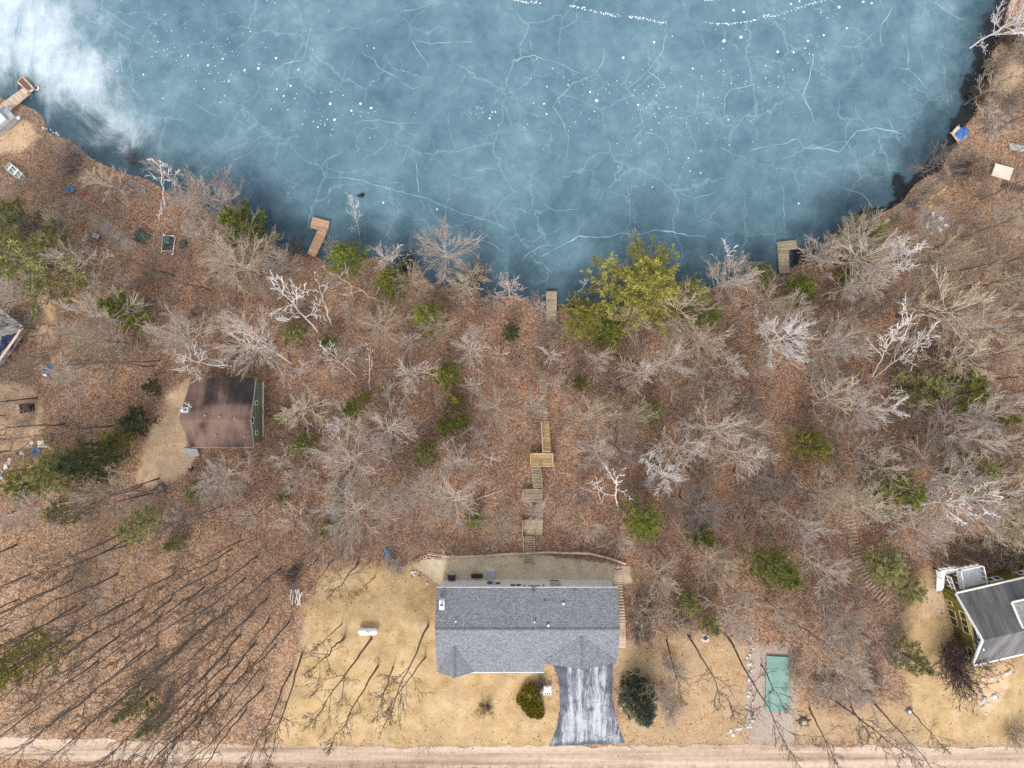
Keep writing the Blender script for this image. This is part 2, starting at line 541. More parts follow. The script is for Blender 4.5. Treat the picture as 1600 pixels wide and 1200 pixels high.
def m_old_roof():
    t = NT('mossy_brown_shingles')
    st = t.noise(1.0, 5, .62, vec=t.scaled(.75, .13, .3))
    f = t.noise(6, 5, .75)
    big = t.noise(.30, 4, .6)
    k = t.math('ADD', t.math('MULTIPLY', st, .7), t.math('MULTIPLY', big, .45))
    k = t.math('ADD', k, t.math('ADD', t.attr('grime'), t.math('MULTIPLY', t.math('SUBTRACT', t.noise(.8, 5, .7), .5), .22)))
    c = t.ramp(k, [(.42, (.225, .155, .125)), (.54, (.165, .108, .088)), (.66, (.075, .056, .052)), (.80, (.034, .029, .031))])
    c = t.mix(.55, c, t.ramp(f, [(.25, (.66, .62, .60)), (.62, (1.1, 1.08, 1.05))]), 'MULTIPLY')
    t.bump(f, .4, .03)
    return t.done(c, .95, .1)

def m_streak_roof():
    t = NT('streaked_grey_shingles')
    st = t.noise(1.0, 5, .62, vec=t.scaled(1.1, .16, .3, rot=-.22))
    f = t.noise(6, 5, .75)
    c = t.ramp(st, [(.30, (.095, .094, .098)), (.48, (.150, .146, .144)), (.66, (.215, .207, .195))])
    c = t.mix(.5, c, t.ramp(f, [(.25, (.72, .72, .72)), (.62, (1.1, 1.1, 1.1))]), 'MULTIPLY')
    t.bump(f, .3, .02)
    return t.done(c, .92, .15)

def m_wood(name, c, var=.35, per=.18):
    t = NT(name)
    n = t.noise(1.0, 6, .68, vec=t.scaled(3, 3, 5))
    f = t.noise(14, 4, .7)
    k = t.math('ADD', t.math('MULTIPLY', n, .7), t.math('MULTIPLY', f, .3))
    col = t.ramp(k, [(.28, tuple(x * (1 - var) for x in c)), (.52, c), (.76, tuple(min(1, x * (1 + var)) for x in c))])
    m = t.mapr(t.obj_random(), 0, 1, 1 - per, 1 + per, smooth=False)
    sc = t.t.nodes.new('ShaderNodeVectorMath')
    sc.operation = 'SCALE'
    t.put(sc.inputs[0], col)
    t.put(sc.inputs['Scale'], m)
    t.bump(n, .3, .01)
    return t.done(sc.outputs[0], .9, .15)

def m_siding(name, c, grime=.15):
    t = NT(name)
    n = t.noise(.8, 5, .6)
    col = t.ramp(n, [(.3, tuple(x * (1 - grime) for x in c)), (.7, c)])
    return t.done(col, .75, .25)

M = dict(
    ground=m_ground(), lake=m_lake(), road=m_road(), drive=m_drive(),
    shingle=m_shingle('grey_shingles', (.205, .21, .225)), cap=m_shingle('ridge_shingles', (.165, .17, .18)),
    old_roof=m_old_roof(), streak_roof=m_streak_roof(), dormer=m_shingle('tan_grey_shingles', (.30, .275, .25)),
    white=m_siding('white_siding', (.80, .80, .78)), trim=m_siding('white_trim', (.84, .84, .82), .08),
    olive=m_siding('olive_siding', (.195, .165, .035), .25), cabin_green=m_siding('sage_siding', (.21, .25, .16), .2),
    dark_siding=m_siding('dark_brown_siding', (.060, .047, .042), .3), yellow_trim=m_siding('yellowed_trim', (.62, .55, .22)),
    glass=plain('dark_glass', (.025, .032, .035), .15, .2, spec=.5), black=plain('black_metal', (.030, .030, .034), .5, .3, spec=.4),
    steel=plain('galvanised_steel', (.46, .48, .50), .45, .2, 4, .5, .4), white_paint=plain('white_paint', (.82, .82, .81), .45, .06, 1.5, .4),
    deck_new=m_wood('honey_timber', (.55, .385, .20)), deck_old=m_wood('weathered_timber', (.40, .315, .215)), deck_brown=m_wood('brown_timber', (.47, .29, .185)),
    deck_pink=m_wood('pale_pine_boards', (.66, .50, .37), .22), deck_grey=m_wood('grey_timber', (.29, .275, .26)), deck_white=plain('white_decking', (.80, .80, .81), .8, .16, 1.1),
    dark_mat=m_wood('brown_matting', (.165, .105, .075)), concrete=plain('concrete', (.43, .40, .37), .9, .22, 1.5),
    blue=plain('blue_tarp', (.035, .20, .62), .45, .45, 1.6, .4), navy=plain('navy_tarp', (.022, .03, .10), .45, .8, 1.8, .4),
    teal=plain('teal_plastic', (.04, .16, .17), .4, .2, 4, .4), sky_blue=plain('blue_plastic', (.06, .24, .46), .45, .25, 5, .4),
    boat=plain('pale_green_hull', (.60, .66, .62), .5, .16, 3, .4), stone=plain('field_stone', (.36, .32, .29), .9, .35, 3, .2, per_obj=.35),
    pale_stone=plain('pale_stone', (.60, .55, .50), .9, .25, 3, .2, per_obj=.25), yellow_stone=plain('sandy_stone', (.50, .37, .19), .9, .3, 3, .2, per_obj=.25),
    green_metal=None, red=plain('faded_red_paint', (.33, .10, .085), .6, .3, 4), cream=plain('cream_panel', (.74, .66, .54), .8, .12, .9),
    grey_tarp=plain('grey_canvas', (.42, .44, .43), .8, .3, 1.2), dark_green=plain('dark_green_paint', (.045, .075, .06), .6, .3, 4),
    brush_grey=plain('grey_brush', (.52, .43, .375), .9, .3, 1.2, .1), bark_pale=plain('pale_bark', (.545, .455, .39), .9, .30, 1.2, .1, per_obj=.16), bark_white=plain('white_birch_bark', (.74, .69, .66), .8, .20, 2.5, .15, per_obj=.08),
    bark_tan=plain('tan_bark', (.50, .405, .30), .9, .30, 1.2, .1, per_obj=.18), bark_grey=plain('grey_bark', (.215, .18, .165), .9, .3, 1.2, .1, per_obj=.22),
    bark_dark=plain('dark_bark', (.165, .135, .112), .92, .35, 1.5, .1, per_obj=.25), bark_plum=plain('purple_brown_twigs', (.12, .085, .080), .9, .3, 1.2, .1), bark_pink=plain('pinkish_twigs', (.43, .32, .265), .9, .3, 1.2, .1), bark_brown=plain('brown_bark', (.15, .115, .09), .92, .3, 1.5, .1, per_obj=.2),
    pine_yellow=plain('yellow_green_needles', (.30, .275, .065), .8, .40, .55, .15, per_obj=.10), pine_green=plain('green_needles', (.195, .215, .045), .8, .40, .6, .15, per_obj=.15),
    pine_olive=plain('olive_needles', (.26, .25, .095), .8, .38, .6, .15, per_obj=.15), pine_dark=plain('dark_needles', (.085, .105, .045), .8, .38, .6, .15, per_obj=.12),
    spruce=plain('blue_green_needles', (.115, .122, .075), .8, .40, .9, .15), shrub_olive=plain('olive_leaves', (.22, .18, .025), .7, .35, 1.2, .2, per_obj=.12),
    snow=plain('snow', (.70, .75, .775), .8, .04), crack=plain('crack_frost', (.31, .425, .475), .7, .4, .35), leaf_a=plain('brown_leaf', (.31, .165, .105), .9, .35, .8), leaf_b=plain('tan_leaf', (.44, .29, .19), .9, .3, .8),
    leaf_c=plain('pale_leaf', (.48, .345, .245), .9, .3, .8), leaf_d=plain('dark_leaf', (.13, .075, .055), .9, .3, .8),
)
def m_green_metal():
    t = NT('green_painted_planks')
    n = t.noise(.7, 5, .65)
    f = t.noise(4, 5, .7)
    c = t.ramp(n, [(.3, (.155, .27, .225)), (.55, (.22, .36, .30)), (.75, (.27, .36, .32))])
    c = t.mix(.4, c, t.ramp(f, [(.3, (.75, .75, .75)), (.6, (1.05, 1.05, 1.05))]), 'MULTIPLY')
    return t.done(c, .7, .25)
M['green_metal'] = m_green_metal()

# ------------------------------------------------------------------ ground
def axis(core, step, far):
    a = list(np.arange(-core, core + 1e-6, step))
    s, x = step, core
    out = []
    while x < far:
        s *= 1.18
        x += s
        out.append(x)
    return np.array([-q for q in out[::-1]] + a + out)

gx, gy = axis(64, .42, 900), axis(50, .42, 900)
X, Y = np.meshgrid(gx, gy)
X, Y = X.ravel(), Y.ravel()
D = shore_d(X, Y)
Z = H(X, Y, D)
nx, ny = len(gx), len(gy)
ii = (np.arange(ny - 1)[:, None] * nx + np.arange(nx - 1)[None, :]).ravel()
faces = np.stack([ii, ii + 1, ii + nx + 1, ii + nx], 1)
me = mesh_np('ground', np.stack([X, Y, Z], 1), faces, M['ground'], smooth=True)
PX, PY = to_px(X, Y, Z)
def put_attr(me, name, a):
    q = me.attributes.new(name, 'FLOAT', 'POINT')
    q.data.foreach_set('value', np.asarray(a, dtype=np.float32))
put_attr(me, 'lawn', region(LAWN, PX, PY, 26))
put_attr(me, 'lawn2', region(LAWN2, PX, PY, 24))
put_attr(me, 'yard', region(YARD, PX, PY, 6))
put_attr(me, 'dirt', region(DIRT, PX, PY, 18))
put_attr(me, 'gravel', np.maximum(np.maximum(region(GRAVEL, PX, PY, 18), .42 * region(EARTH, PX, PY, 12)), .45 * region(TRACK, PX, PY, 14)))
put_attr(me, 'mud', sstep(.9, -.1, D) * np.maximum(.25, sstep(1380, 1480, PX)))
put_attr(me, 'orange', np.clip(sstep(640, 250, PX) * sstep(760, 860, PY) + .8 * sstep(1250, 1450, PX) * sstep(620, 350, PY) + .7 * sstep(220, 60, PX) + .5 * sstep(960, 1060, PY), 0, 1))
ground = tag(link('ground', me), kind='structure')

# lake ice sheet, following the bank a little way under it
lx, ly = axis(66, .6, 520), axis(70, .6, 520)
LX, LY = np.meshgrid(lx, ly)
LX, LY = LX.ravel(), LY.ravel()
LD = shore_d(LX, LY)
keep = LD < 2.2
nx, ny = len(lx), len(ly)
ii = (np.arange(ny - 1)[:, None] * nx + np.arange(nx - 1)[None, :]).ravel()
fa = np.stack([ii, ii + 1, ii + nx + 1, ii + nx], 1)
fa = fa[keep[fa].all(1)]
used = np.unique(fa)
re_ = np.full(len(LX), -1)
re_[used] = np.arange(len(used))
LX, LY, LD = LX[used], LY[used], LD[used]
me = mesh_np('lake', np.stack([LX, LY, np.full(len(LX), LAKE_Z)], 1), re_[fa], M['lake'])
lpx, lpy = to_px(LX, LY, LAKE_Z)
put_attr(me, 'deep', sstep(-.5, 8.5, -LD) * (1 - .18 * sstep(1050, 1500, lpx)))
snow = np.exp(-(((lpx - 30) / 105) ** 2 + ((lpy - 45) / 75) ** 2)) + .85 * np.exp(-(((lpx - 125) / 75) ** 2 + ((lpy - 130) / 55) ** 2)) + .8 * np.exp(-(((lpx - 200) / 60) ** 2 + ((lpy - 208) / 36) ** 2)) + .55 * np.exp(-(((lpx + 60) / 120) ** 2 + ((lpy + 60) / 120) ** 2))
put_attr(me, 'snow', np.clip(snow, 0, 1))
thaw = sstep(3.6, .6, -LD) * sstep(1380, 1500, lpx) + sstep(1.6, .1, -LD) * .75 * sstep(1290, 1350, lpx) + .9 * sstep(1.4, .2, -LD) * sstep(500, 560, lpx) * .55
for cx, cy, r in ((1402, 283, 14), (565, 304, 7), (1250, 405, 22), (1408, 300, 14)):
    thaw = np.maximum(thaw, np.exp(-(((lpx - cx) ** 2 + (lpy - cy) ** 2) / (r * r)) ** 1.5) * 1.1)
put_attr(me, 'thaw', np.clip(thaw, 0, 1))
lake = tag(link('lake', me), kind='structure')

def sheet(name, poly_px, z, mat, step=.8, worn=None):
    """a flat sheet cut to an outline, gridded so the outline stays soft"""
    pts = [P(a, b, 0) for a, b in poly_px]
    xs, ys = [p.x for p in pts], [p.y for p in pts]
    mb = MB()
    mb.f.append(tuple(range(len(pts))))
    mb.v = [(p.x, p.y, z) for p in pts]
    return mb
import bmesh
def flat(name, poly_px, z, mat, smooth_n=2):
    pts = [Vector(P(a, b, 0)) for a, b in poly_px]
    for _ in range(smooth_n):                    # corner cutting
        q = []
        for i in range(len(pts)):
            a, b = pts[i], pts[(i + 1) % len(pts)]
            q += [a * .8 + b * .2, a * .2 + b * .8]
        pts = q
    r = random.Random(4)
    bm = bmesh.new()
    vs = [bm.verts.new((p.x + r.uniform(-.06, .06), p.y + r.uniform(-.06, .06), z)) for p in pts]
    bm.faces.new(vs)
    bmesh.ops.triangulate(bm, faces=bm.faces[:])
    me = bpy.data.meshes.new(name)
    bm.normal_update()
    if sum(f.normal.z for f in bm.faces) < 0:
        bmesh.ops.reverse_faces(bm, faces=bm.faces[:])
    bm.to_mesh(me)
    bm.free()
    me.materials.append(mat)
    return tag(link(name, me), kind='structure')

road_pts = []
for edge in (ROAD_N, ROAD_S):
    for (a, b), (c, d) in zip(edge[:-1], edge[1:]):
        n = max(1, int(abs(c - a) / 16))
        for i in range(n):
            u = i / n
            road_pts.append((a + (c - a) * u, b + (d - b) * u + random.uniform(-3.2, 3.2)))
flat('road', road_pts, .012, M['road'], 1)

# driveway: a fine grid so wear can follow the wheel tracks
dp = np.array([tuple(P(a, b, 0))[:2] for a, b in DRIVE])
dxs, dys = np.arange(dp[:, 0].min(), dp[:, 0].max(), .12), np.arange(dp[:, 1].min(), dp[:, 1].max(), .12)
DX, DY = np.meshgrid(dxs, dys)
DX, DY = DX.ravel(), DY.ravel()
dd = sdist(dp, DX, DY)
ii = (np.arange(len(dys) - 1)[:, None] * len(dxs) + np.arange(len(dxs) - 1)[None, :]).ravel()
fa = np.stack([ii, ii + 1, ii + len(dxs) + 1, ii + len(dxs)], 1)
fa = fa[(dd < .05)[fa].all(1)]
used = np.unique(fa)
re_ = np.full(len(DX), -1)
re_[used] = np.arange(len(used))
me = mesh_np('driveway', np.stack([DX, DY, np.full(len(DX), .03)], 1)[used], re_[fa], M['drive'])
dpx, dpy = to_px(DX[used], DY[used], .03)
worn = sum(np.exp(-((dpx - c) / w) ** 2) * g for c, w, g in ((891, 4, .8), (906, 4, .9), (933, 6, 1.0), (944, 3, .7), (915, 30, .35))) + .5 * sstep(1095, 1140, dpy)
worn *= sstep(0, .7, -dd[used])
put_attr(me, 'worn', np.clip(worn, 0, 1.2))
tag(link('driveway', me), kind='structure')

# ------------------------------------------------------------------ marks on the ice: cracks and snow spots, lying on the sheet
def ribbon(pts, w, z, mb, jit=.25, taper=True):
    q = []
    for (a, b), (c, d) in zip(pts[:-1], pts[1:]):
        n = max(1, int(math.hypot(c - a, d - b) / 7))
        for i in range(n):
            u = i / n
            q.append((a + (c - a) * u + random.uniform(-1, 1) * 1.1, b + (d - b) * u + random.uniform(-1, 1) * 1.1))
    q.append(pts[-1])
    ps = [P(a, b, LAKE_Z) for a, b in q]
    vs = []
    for i, p in enumerate(ps):
        d = (ps[min(i + 1, len(ps) - 1)] - ps[max(i - 1, 0)])
        d = Vector((-d.y, d.x, 0)).normalized()
        u = i / max(1, len(ps) - 1)
        ww = w * random.uniform(.45, 1.25) * (min(1, 6 * u + .15) * min(1, 6 * (1 - u) + .15) if taper else 1)
        vs += [(p.x + d.x * ww / 2, p.y + d.y * ww / 2, z), (p.x - d.x * ww / 2, p.y - d.y * ww / 2, z)]
    mb.add(vs, [(2 * i, 2 * i + 1, 2 * i + 3, 2 * i + 2) for i in range(len(ps) - 1)])

mb = MB()
CR = [([(860, 392), (885, 380), (902, 369), (930, 371), (955, 369), (968, 365), (995, 366), (1022, 360), (1050, 362), (1075, 368), (1105, 369)], .16),
      ([(902, 369), (905, 356), (912, 348)], .09), ([(845, 402), (860, 392)], .08), ([(1022, 353), (1032, 360), (1046, 361)], .10), ([(815, 412), (822, 398), (848, 384), (878, 383)], .07),
      ([(1200, 229), (1222, 225), (1246, 217), (1256, 231), (1285, 232), (1312, 237), (1322, 224), (1338, 205), (1368, 199), (1398, 206), (1412, 210), (1416, 222)], .13),
      ([(1272, 78), (1270, 100), (1264, 125), (1255, 146), (1260, 160), (1268, 178), (1275, 196)], .11), ([(1255, 152), (1280, 150)], .06),
      ([(1395, 10), (1385, 28), (1374, 45), (1376, 62), (1379, 75)], .10), ([(1366, 52), (1350, 66), (1334, 74), (1310, 72)], .08), ([(1405, 108), (1418, 108), (1430, 116), (1440, 128), (1444, 140)], .10),
      ([(1408, 50), (1416, 68), (1420, 85), (1419, 105)], .07), ([(1450, 5), (1462, 5), (1478, 16), (1496, 28), (1512, 32)], .08), ([(1335, 158), (1338, 178), (1350, 192)], .07),
      ([(1318, 292), (1330, 298), (1348, 303), (1356, 312), (1364, 326)], .08), ([(1217, 278), (1224, 300), (1225, 335), (1226, 365)], .06), ([(1385, 182), (1398, 204), (1406, 224)], .05),
      ([(512, 285), (510, 277), (540, 278), (566, 282), (590, 290), (620, 299), (650, 305), (670, 310), (690, 320), (720, 334), (746, 340), (775, 349), (800, 362)], .09),
      ([(650, 250), (652, 280), (655, 305)], .07), ([(748, 366), (760, 378), (775, 385), (784, 394)], .08), ([(655, 305), (662, 324), (660, 336)], .06), ([(510, 250), (511, 278)], .06),
      ([(475, 95), (478, 72), (484, 48), (490, 40)], .07), ([(420, 124), (432, 108), (444, 100), (460, 95), (476, 94)], .08), ([(564, 82), (585, 93), (592, 106), (610, 116), (622, 122)], .09),
      ([(622, 125), (645, 138), (668, 131)], .07), ([(550, 192), (590, 187), (618, 192), (640, 193), (655, 192)], .07), ([(643, 62), (655, 83), (670, 102), (668, 110)], .08), ([(645, 62), (670, 68), (700, 66), (742, 65), (755, 52)], .08),
      ([(625, 18), (650, 15), (675, 4)], .08), ([(698, 35), (706, 58)], .06), ([(619, 193), (640, 208), (655, 212)], .05), ([(640, 225), (632, 248), (620, 262)], .05),
      ([(800, 96), (818, 90), (835, 86), (850, 93)], .10), ([(828, 60), (832, 82)], .07), ([(850, 92), (880, 102), (905, 114)], .06), ([(944, 75), (943, 95), (930, 117), (915, 125), (895, 130), (882, 145), (868, 160), (863, 172)], .10),
      ([(900, 14), (900, 32), (885, 42), (872, 44)], .07), ([(1035, 38), (1041, 55), (1035, 80), (1018, 104), (1012, 111), (1030, 124), (1048, 138)], .08), ([(1012, 111), (995, 128), (980, 138), (990, 152), (1000, 172), (1006, 198), (990, 218), (970, 236)], .07),
      ([(1188, 130), (1165, 135), (1140, 140), (1133, 150), (1131, 186)], .09), ([(1006, 207), (1024, 209), (1040, 222), (1046, 245)], .07), ([(1125, 228), (1145, 241), (1168, 247)], .06), ([(1168, 247), (1170, 235), (1200, 228)], .08),
      ([(860, 160), (880, 190), (888, 215), (885, 250)], .06), ([(1330, 75), (1334, 100)], .05), ([(140, 0), (165, 14), (190, 32), (212, 46)], .07), ([(185, 60), (190, 110), (205, 135), (220, 158)], .08), ([(400, 230), (385, 242), (360, 252)], .07),
      ([(300, 160), (330, 178), (350, 182)], .05), ([(700, 170), (702, 205), (715, 240)], .05), ([(770, 150), (790, 170), (800, 200)], .05), ([(730, 270), (760, 262), (790, 268)], .05), ([(850, 320), (870, 330), (910, 325)], .05), ([(1060, 300), (1085, 310), (1120, 300)], .05), ([(980, 290), (985, 330), (985, 365)], .06)]
for pts, w in CR:
    ribbon(pts, w * .82, LAKE_Z + .006, mb)
tag(mb.build('ice_crack', M['crack']), kind='stuff')

mb = MB()
def spot(px, py, r, z=LAKE_Z + .012):
    p = P(px, py, LAKE_Z)
    r *= .66
    n = 7
    a0 = random.uniform(0, 6)
    mb.add([(p.x + r * random.uniform(.7, 1.2) * math.cos(a0 + 2 * math.pi * i / n), p.y + r * random.uniform(.7, 1.2) * math.sin(a0 + 2 * math.pi * i / n), z + random.uniform(0, .003)) for i in range(n)], [tuple(range(n))])
for q in [(932, 157, .34), (974, 90, .24), (1022, 66, .26), (1131, 64, .33), (1158, 58, .33), (1146, 16, .26), (1162, 19, .27), (922, 144, .2), (997, 164, .2), (1082, 107, .2), (1311, 11, .28), (1287, 55, .22), (1323, 44, .2), (1262, 64, .26),
          (1236, 6, .22), (1215, 81, .3), (1240, 82, .2), (516, 162, .26), (563, 162, .28), (580, 169, .26), (549, 173, .24), (523, 187, .26), (404, 107, .3), (431, 91, .22), (454, 134, .22), (443, 150, .2), (382, 110, .22), (348, 92, .2), (325, 102, .2), (850, 162, .2), (854, 178, .2), (1349, 3, .25), (1362, 5, .2), (1249, 2, .2), (765, 185, .2), (774, 175, .16), (599, 317, .2), (683, 327, .18), (1248, 318, .2)]:
    spot(*q)
for (cx, cy, sx, sy, n) in ((1010, 155, 95, 34, 120), (505, 175, 55, 22, 46), (300, 75, 75, 45, 70), (1255, 60, 50, 45, 45), (1060, 215, 60, 30, 25), (360, 110, 30, 22, 30), (790, 180, 30, 12, 8), (1170, 120, 35, 20, 22), (600, 120, 250, 120, 25)):
    for _ in range(n):
        spot(random.gauss(cx, sx), random.gauss(cy, sy), abs(random.gauss(0, .05)) + .05)
for pts, n, wd in (([(800, -2), (820, 3), (848, 5)], 60, 1.2), ([(888, 9), (905, 12), (935, 20), (970, 26)], 80, 1.6), ([(982, 25), (1005, 29), (1022, 33), (1041, 37)], 80, 1.4), ([(1097, 32), (1102, 36), (1140, 38), (1172, 33), (1181, 30)], 70, .9), ([(1190, 26), (1215, 24), (1238, 16), (1262, 8), (1290, 0)], 90, 1.7), ([(1100, 0), (1130, -1)], 30, 1)):
    seg = [(a, b, math.hypot(b[0] - a[0], b[1] - a[1])) for a, b in zip(pts[:-1], pts[1:])]
    tot = sum(s[2] for s in seg)
    for _ in range(n):
        u = random.uniform(0, tot)
        for a, b, l in seg:
            if u <= l: break
            u -= l
        spot(a[0] + (b[0] - a[0]) * u / l + random.gauss(0, .8), a[1] + (b[1] - a[1]) * u / l + random.gauss(0, wd * .8), random.uniform(.03, .13))
tag(mb.build('snow_spot', M['snow']), kind='stuff')
# ------------------------------------------------------------------ the grey-roofed house
def slab(mb, quad, t=.12):
    """a sloped slab under a quad given counter-clockwise from above"""
    lo = [(p[0], p[1], p[2] - t) for p in quad]
    return mb.hexa(lo, quad)

def courses(a0, a1, b0, b1, n, name, mat, parent, lap=.012, th=.03, m=1):
    """a roof plane laid in n overlapping shingle courses from the eave a0-a1 up to the ridge b0-b1"""
    a0, a1, b0, b1 = map(Vector, (a0, a1, b0, b1))
    nrm = (a1 - a0).cross(b0 - a0).normalized()
    if nrm.z < 0: nrm = -nrm
    mb = MB()
    for i in range(n):
        u, w = i / n, min(1, (i + 1.25) / n)
        l0, l1 = a0.lerp(b0, u) + nrm * (lap + th), a1.lerp(b1, u) + nrm * (lap + th)
        h0, h1_ = a0.lerp(b0, w) + nrm * th, a1.lerp(b1, w) + nrm * th
        for j in range(m):
            s, e = j / m, (j + 1) / m
            q = [l0.lerp(l1, s), l0.lerp(l1, e), h0.lerp(h1_, e), h0.lerp(h1_, s)]
            if (q[1] - q[0]).cross(q[3] - q[0]).z < 0: q = q[::-1]
            mb.add(q, [(0, 1, 2, 3)])
        f = [a0.lerp(b0, u) + nrm * (th - .004), a1.lerp(b1, u) + nrm * (th - .004)]
        mb.add([f[0], f[1], l1, l0], [(0, 1, 2, 3)])
    lo = [a0 - nrm * .12, a1 - nrm * .12, b1 - nrm * .12, b0 - nrm * .12]
    hi = [a0 + nrm * (th - .003), a1 + nrm * (th - .003), b1 + nrm * (th - .003), b0 + nrm * (th - .003)]
    if (a1 - a0).cross(b0 - a0).z < 0: lo, hi = lo[::-1], hi[::-1]
    mb.hexa(lo, hi)
    return mb.build(name, mat, parent)

XL, XS, XR = -8.26, 3.50, 11.56          # left eave end, step in the front eave, right end
YR, ZR = -26.26, 4.42                    # ridge
YB, YF1, YF2 = -22.28, -31.70, -30.25    # rear eave, front eave left, front eave right
sl = .40
zb, zf1, zf2 = ZR - sl * (YR - YB) * -1, ZR - sl * (YR - YF1), ZR - sl * (YR - YF2)
house = thing('house', 'long grey shingle-roofed house with white back wall at the head of the asphalt driveway', 'house', (1.6, -27, 0))
WZ = -2.25
walls = MB()
wx0, wx1, wy0, wy1f, wy1b = -8.08, 11.40, -22.74, -29.85, -31.2
walls.prism([(wx0, wy0), (wx1, wy0), (wx1, wy1f), (XS - .15, wy1f), (XS - .15, wy1b), (wx0, wy1b)], WZ, zf1 - .12)
walls.prism([(wx0, wy0), (wx1, wy0), (wx1, wy1f), (wx0, wy1f)], zf1 - .12, zb - .02)
for x in (wx0, wx1 - .12):               # gable ends
    walls.hexa([(x, wy0 - .05, zb - .02), (x + .12, wy0 - .05, zb - .02), (x + .12, wy1f, zb - .02), (x, wy1f, zb - .02)],
               [(x, YR + .05, ZR - .2), (x + .12, YR + .05, ZR - .2), (x + .12, YR - .05, ZR - .2), (x, YR - .05, ZR - .2)])
walls.build('wall', M['white'], house)
roof = courses((XL, YB, zb), (XR, YB, zb), (XL, YR, ZR), (XR, YR, ZR), 26, 'roof', M['shingle'], house)
courses((XL, YF1, zf1), (XS, YF1, zf1), (XL, YR, ZR), (XS, YR, ZR), 36, 'roof', M['shingle'], house)
courses((XS, YF2, zf2), (XR, YF2, zf2), (XS, YR, ZR), (XR, YR, ZR), 27, 'roof', M['shingle'], house)
cap = MB()
for i in range(66):                      # ridge shingles
    x = XL + (XR - XL) * i / 66
    cap.hexa([(x, YR - .16, ZR - .03), (x + .30, YR - .16, ZR - .03), (x + .30, YR + .16, ZR - .03), (x, YR + .16, ZR - .03)],
             [(x, YR - .15, ZR + .035), (x + .30, YR - .15, ZR + .02), (x + .30, YR, ZR + .105), (x, YR, ZR + .12)])
    cap.hexa([(x, YR, ZR), (x + .30, YR, ZR), (x + .30, YR + .16, ZR - .03), (x, YR + .16, ZR - .03)],
             [(x, YR, ZR + .12), (x + .30, YR, ZR + .105), (x + .30, YR + .15, ZR + .02), (x, YR + .15, ZR + .035)])
o = cap.build('ridge_cap', M['cap'], house); o['kind'] = 'stuff'
fas = MB()                               # fascia and gutters
fas.box(((XL + XR) / 2, YB + .06, zb - .06), (XR - XL, .10, .14))
fas.box(((XL + XS) / 2, YF1 - .06, zf1 - .06), (XS - XL, .10, .14))
fas.box(((XS + XR) / 2 + .1, YF2 - .06, zf2 - .06), (XR - XS - .25, .10, .14))
fas.build('gutter', M['steel'], house)
# front gables
def front_gable(xc, y0, w, ye, yfront, name_mat):
    z0 = ZR - sl * (YR - y0)
    ze = ZR - sl * (YR - ye) + .02
    for s in (-1, 1):
        mb = MB()
        a, b, c, d = (xc, y0 + .05, z0 + .05), (xc, yfront, z0 + .05), (xc + s * w, yfront + .12, ze + .05), (xc + s * w, ye + .02, ze + .05)
        n = 14
        tri = []
        for i in range(n):
            u, v = i / n, (i + 1) / n
            p = [Vector(a).lerp(Vector(d), u), Vector(b).lerp(Vector(c), u), Vector(b).lerp(Vector(c), v), Vector(a).lerp(Vector(d), v)]
            p = [Vector((q.x, q.y, q.z + (.03 if k > 1 else .015))) for k, q in enumerate(p)]
            if (p[1] - p[0]).cross(p[2] - p[0]).z < 0: p = p[::-1]
            slab(mb, p, .09)
        mb.build('gable_roof', M['shingle'], house)
    g = MB()
    g.hexa([(xc - w + .15, yfront + .35, ze - .15), (xc + w - .15, yfront + .35, ze - .15), (xc + w - .15, yfront + .5, ze - .15), (xc - w + .15, yfront + .5, ze - .15)],
           [(xc - .05, yfront + .35, z0 - .10), (xc + .05, yfront + .35, z0 - .10), (xc + .05, yfront + .5, z0 - .10), (xc - .05, yfront + .5, z0 - .10)])
    g.build('gable_wall', M['white'], house)
    c = MB()
    n = int((y0 - yfront) / .22)
    for i in range(n):
        y = yfront + (y0 - yfront) * i / n
        for s in (-1, 1):
            c.hexa([(xc, y, z0 + .05), (xc + s * .15, y, z0 - .01), (xc + s * .15, y + .22, z0 - .01), (xc, y + .22, z0 + .05)][::s],
                   [(xc, y, z0 + .145), (xc + s * .15, y, z0 + .10), (xc + s * .15, y + .22, z0 + .085), (xc, y + .22, z0 + .13)][::s])
    o = c.build('ridge_cap', M['cap'], house); o['kind'] = 'stuff'
front_gable(-6.25, -28.45, 2.0, YF1, YF1 - .12, None)
front_gable(7.48, -27.15, 3.95, YF2, YF2 - .42, None)
door = MB()
for i in range(4):
    door.box((7.5, wy1f - .03 - .01 * (i % 2), .30 + .56 * i), (4.9, .06, .54))
door.build('garage_door', M['white'], house)
# chimney box and vents
ch = MB()
cx, cy = -7.55, -23.35
cz = ZR - sl * abs(YR - cy)
ch.box((cx, cy - .42, cz + .35), (.55, 1.0, 1.1))
co = ch.build('chimney', M['white_paint'], house)
MB().tube([(cx - .02, cy - .48, cz + .9), (cx - .02, cy - .48, cz + 1.5)], .16, 10).build('flue', M['black'], co)
MB().tube([(cx - .02, cy - .48, cz + 1.50), (cx - .02, cy - .48, cz + 1.62)], .19, 10).build('flue_cap', M['white_paint'], co)
for px, py, r, hgt, m in ((712.5, 970, .075, .45, 'white_paint'), (835, 971, .075, .45, 'white_paint'), (856.5, 976, .12, .35, 'white_paint'), (881, 946, .12, .35, 'white_paint'), (852, 942, .08, .15, 'black'), (834, 927, .16, .12, 'black'), (900, 927.5, .06, .1, 'black'), (897, 927.5, .06, .1, 'black'), (904, 927.5, .06, .1, 'black')):
    p = P(px, py, 4.2)
    zz = ZR - sl * abs(YR - p.y)
    v = MB().tube([(p.x, p.y, zz - .05), (p.x, p.y, zz + hgt)], r, 8).build('vent_pipe', M[m], house)
    MB().tube([(p.x, p.y, zz + .03), (p.x, p.y, zz + .075)], r * 1.8, 8).build('flashing', M['cap'], v)
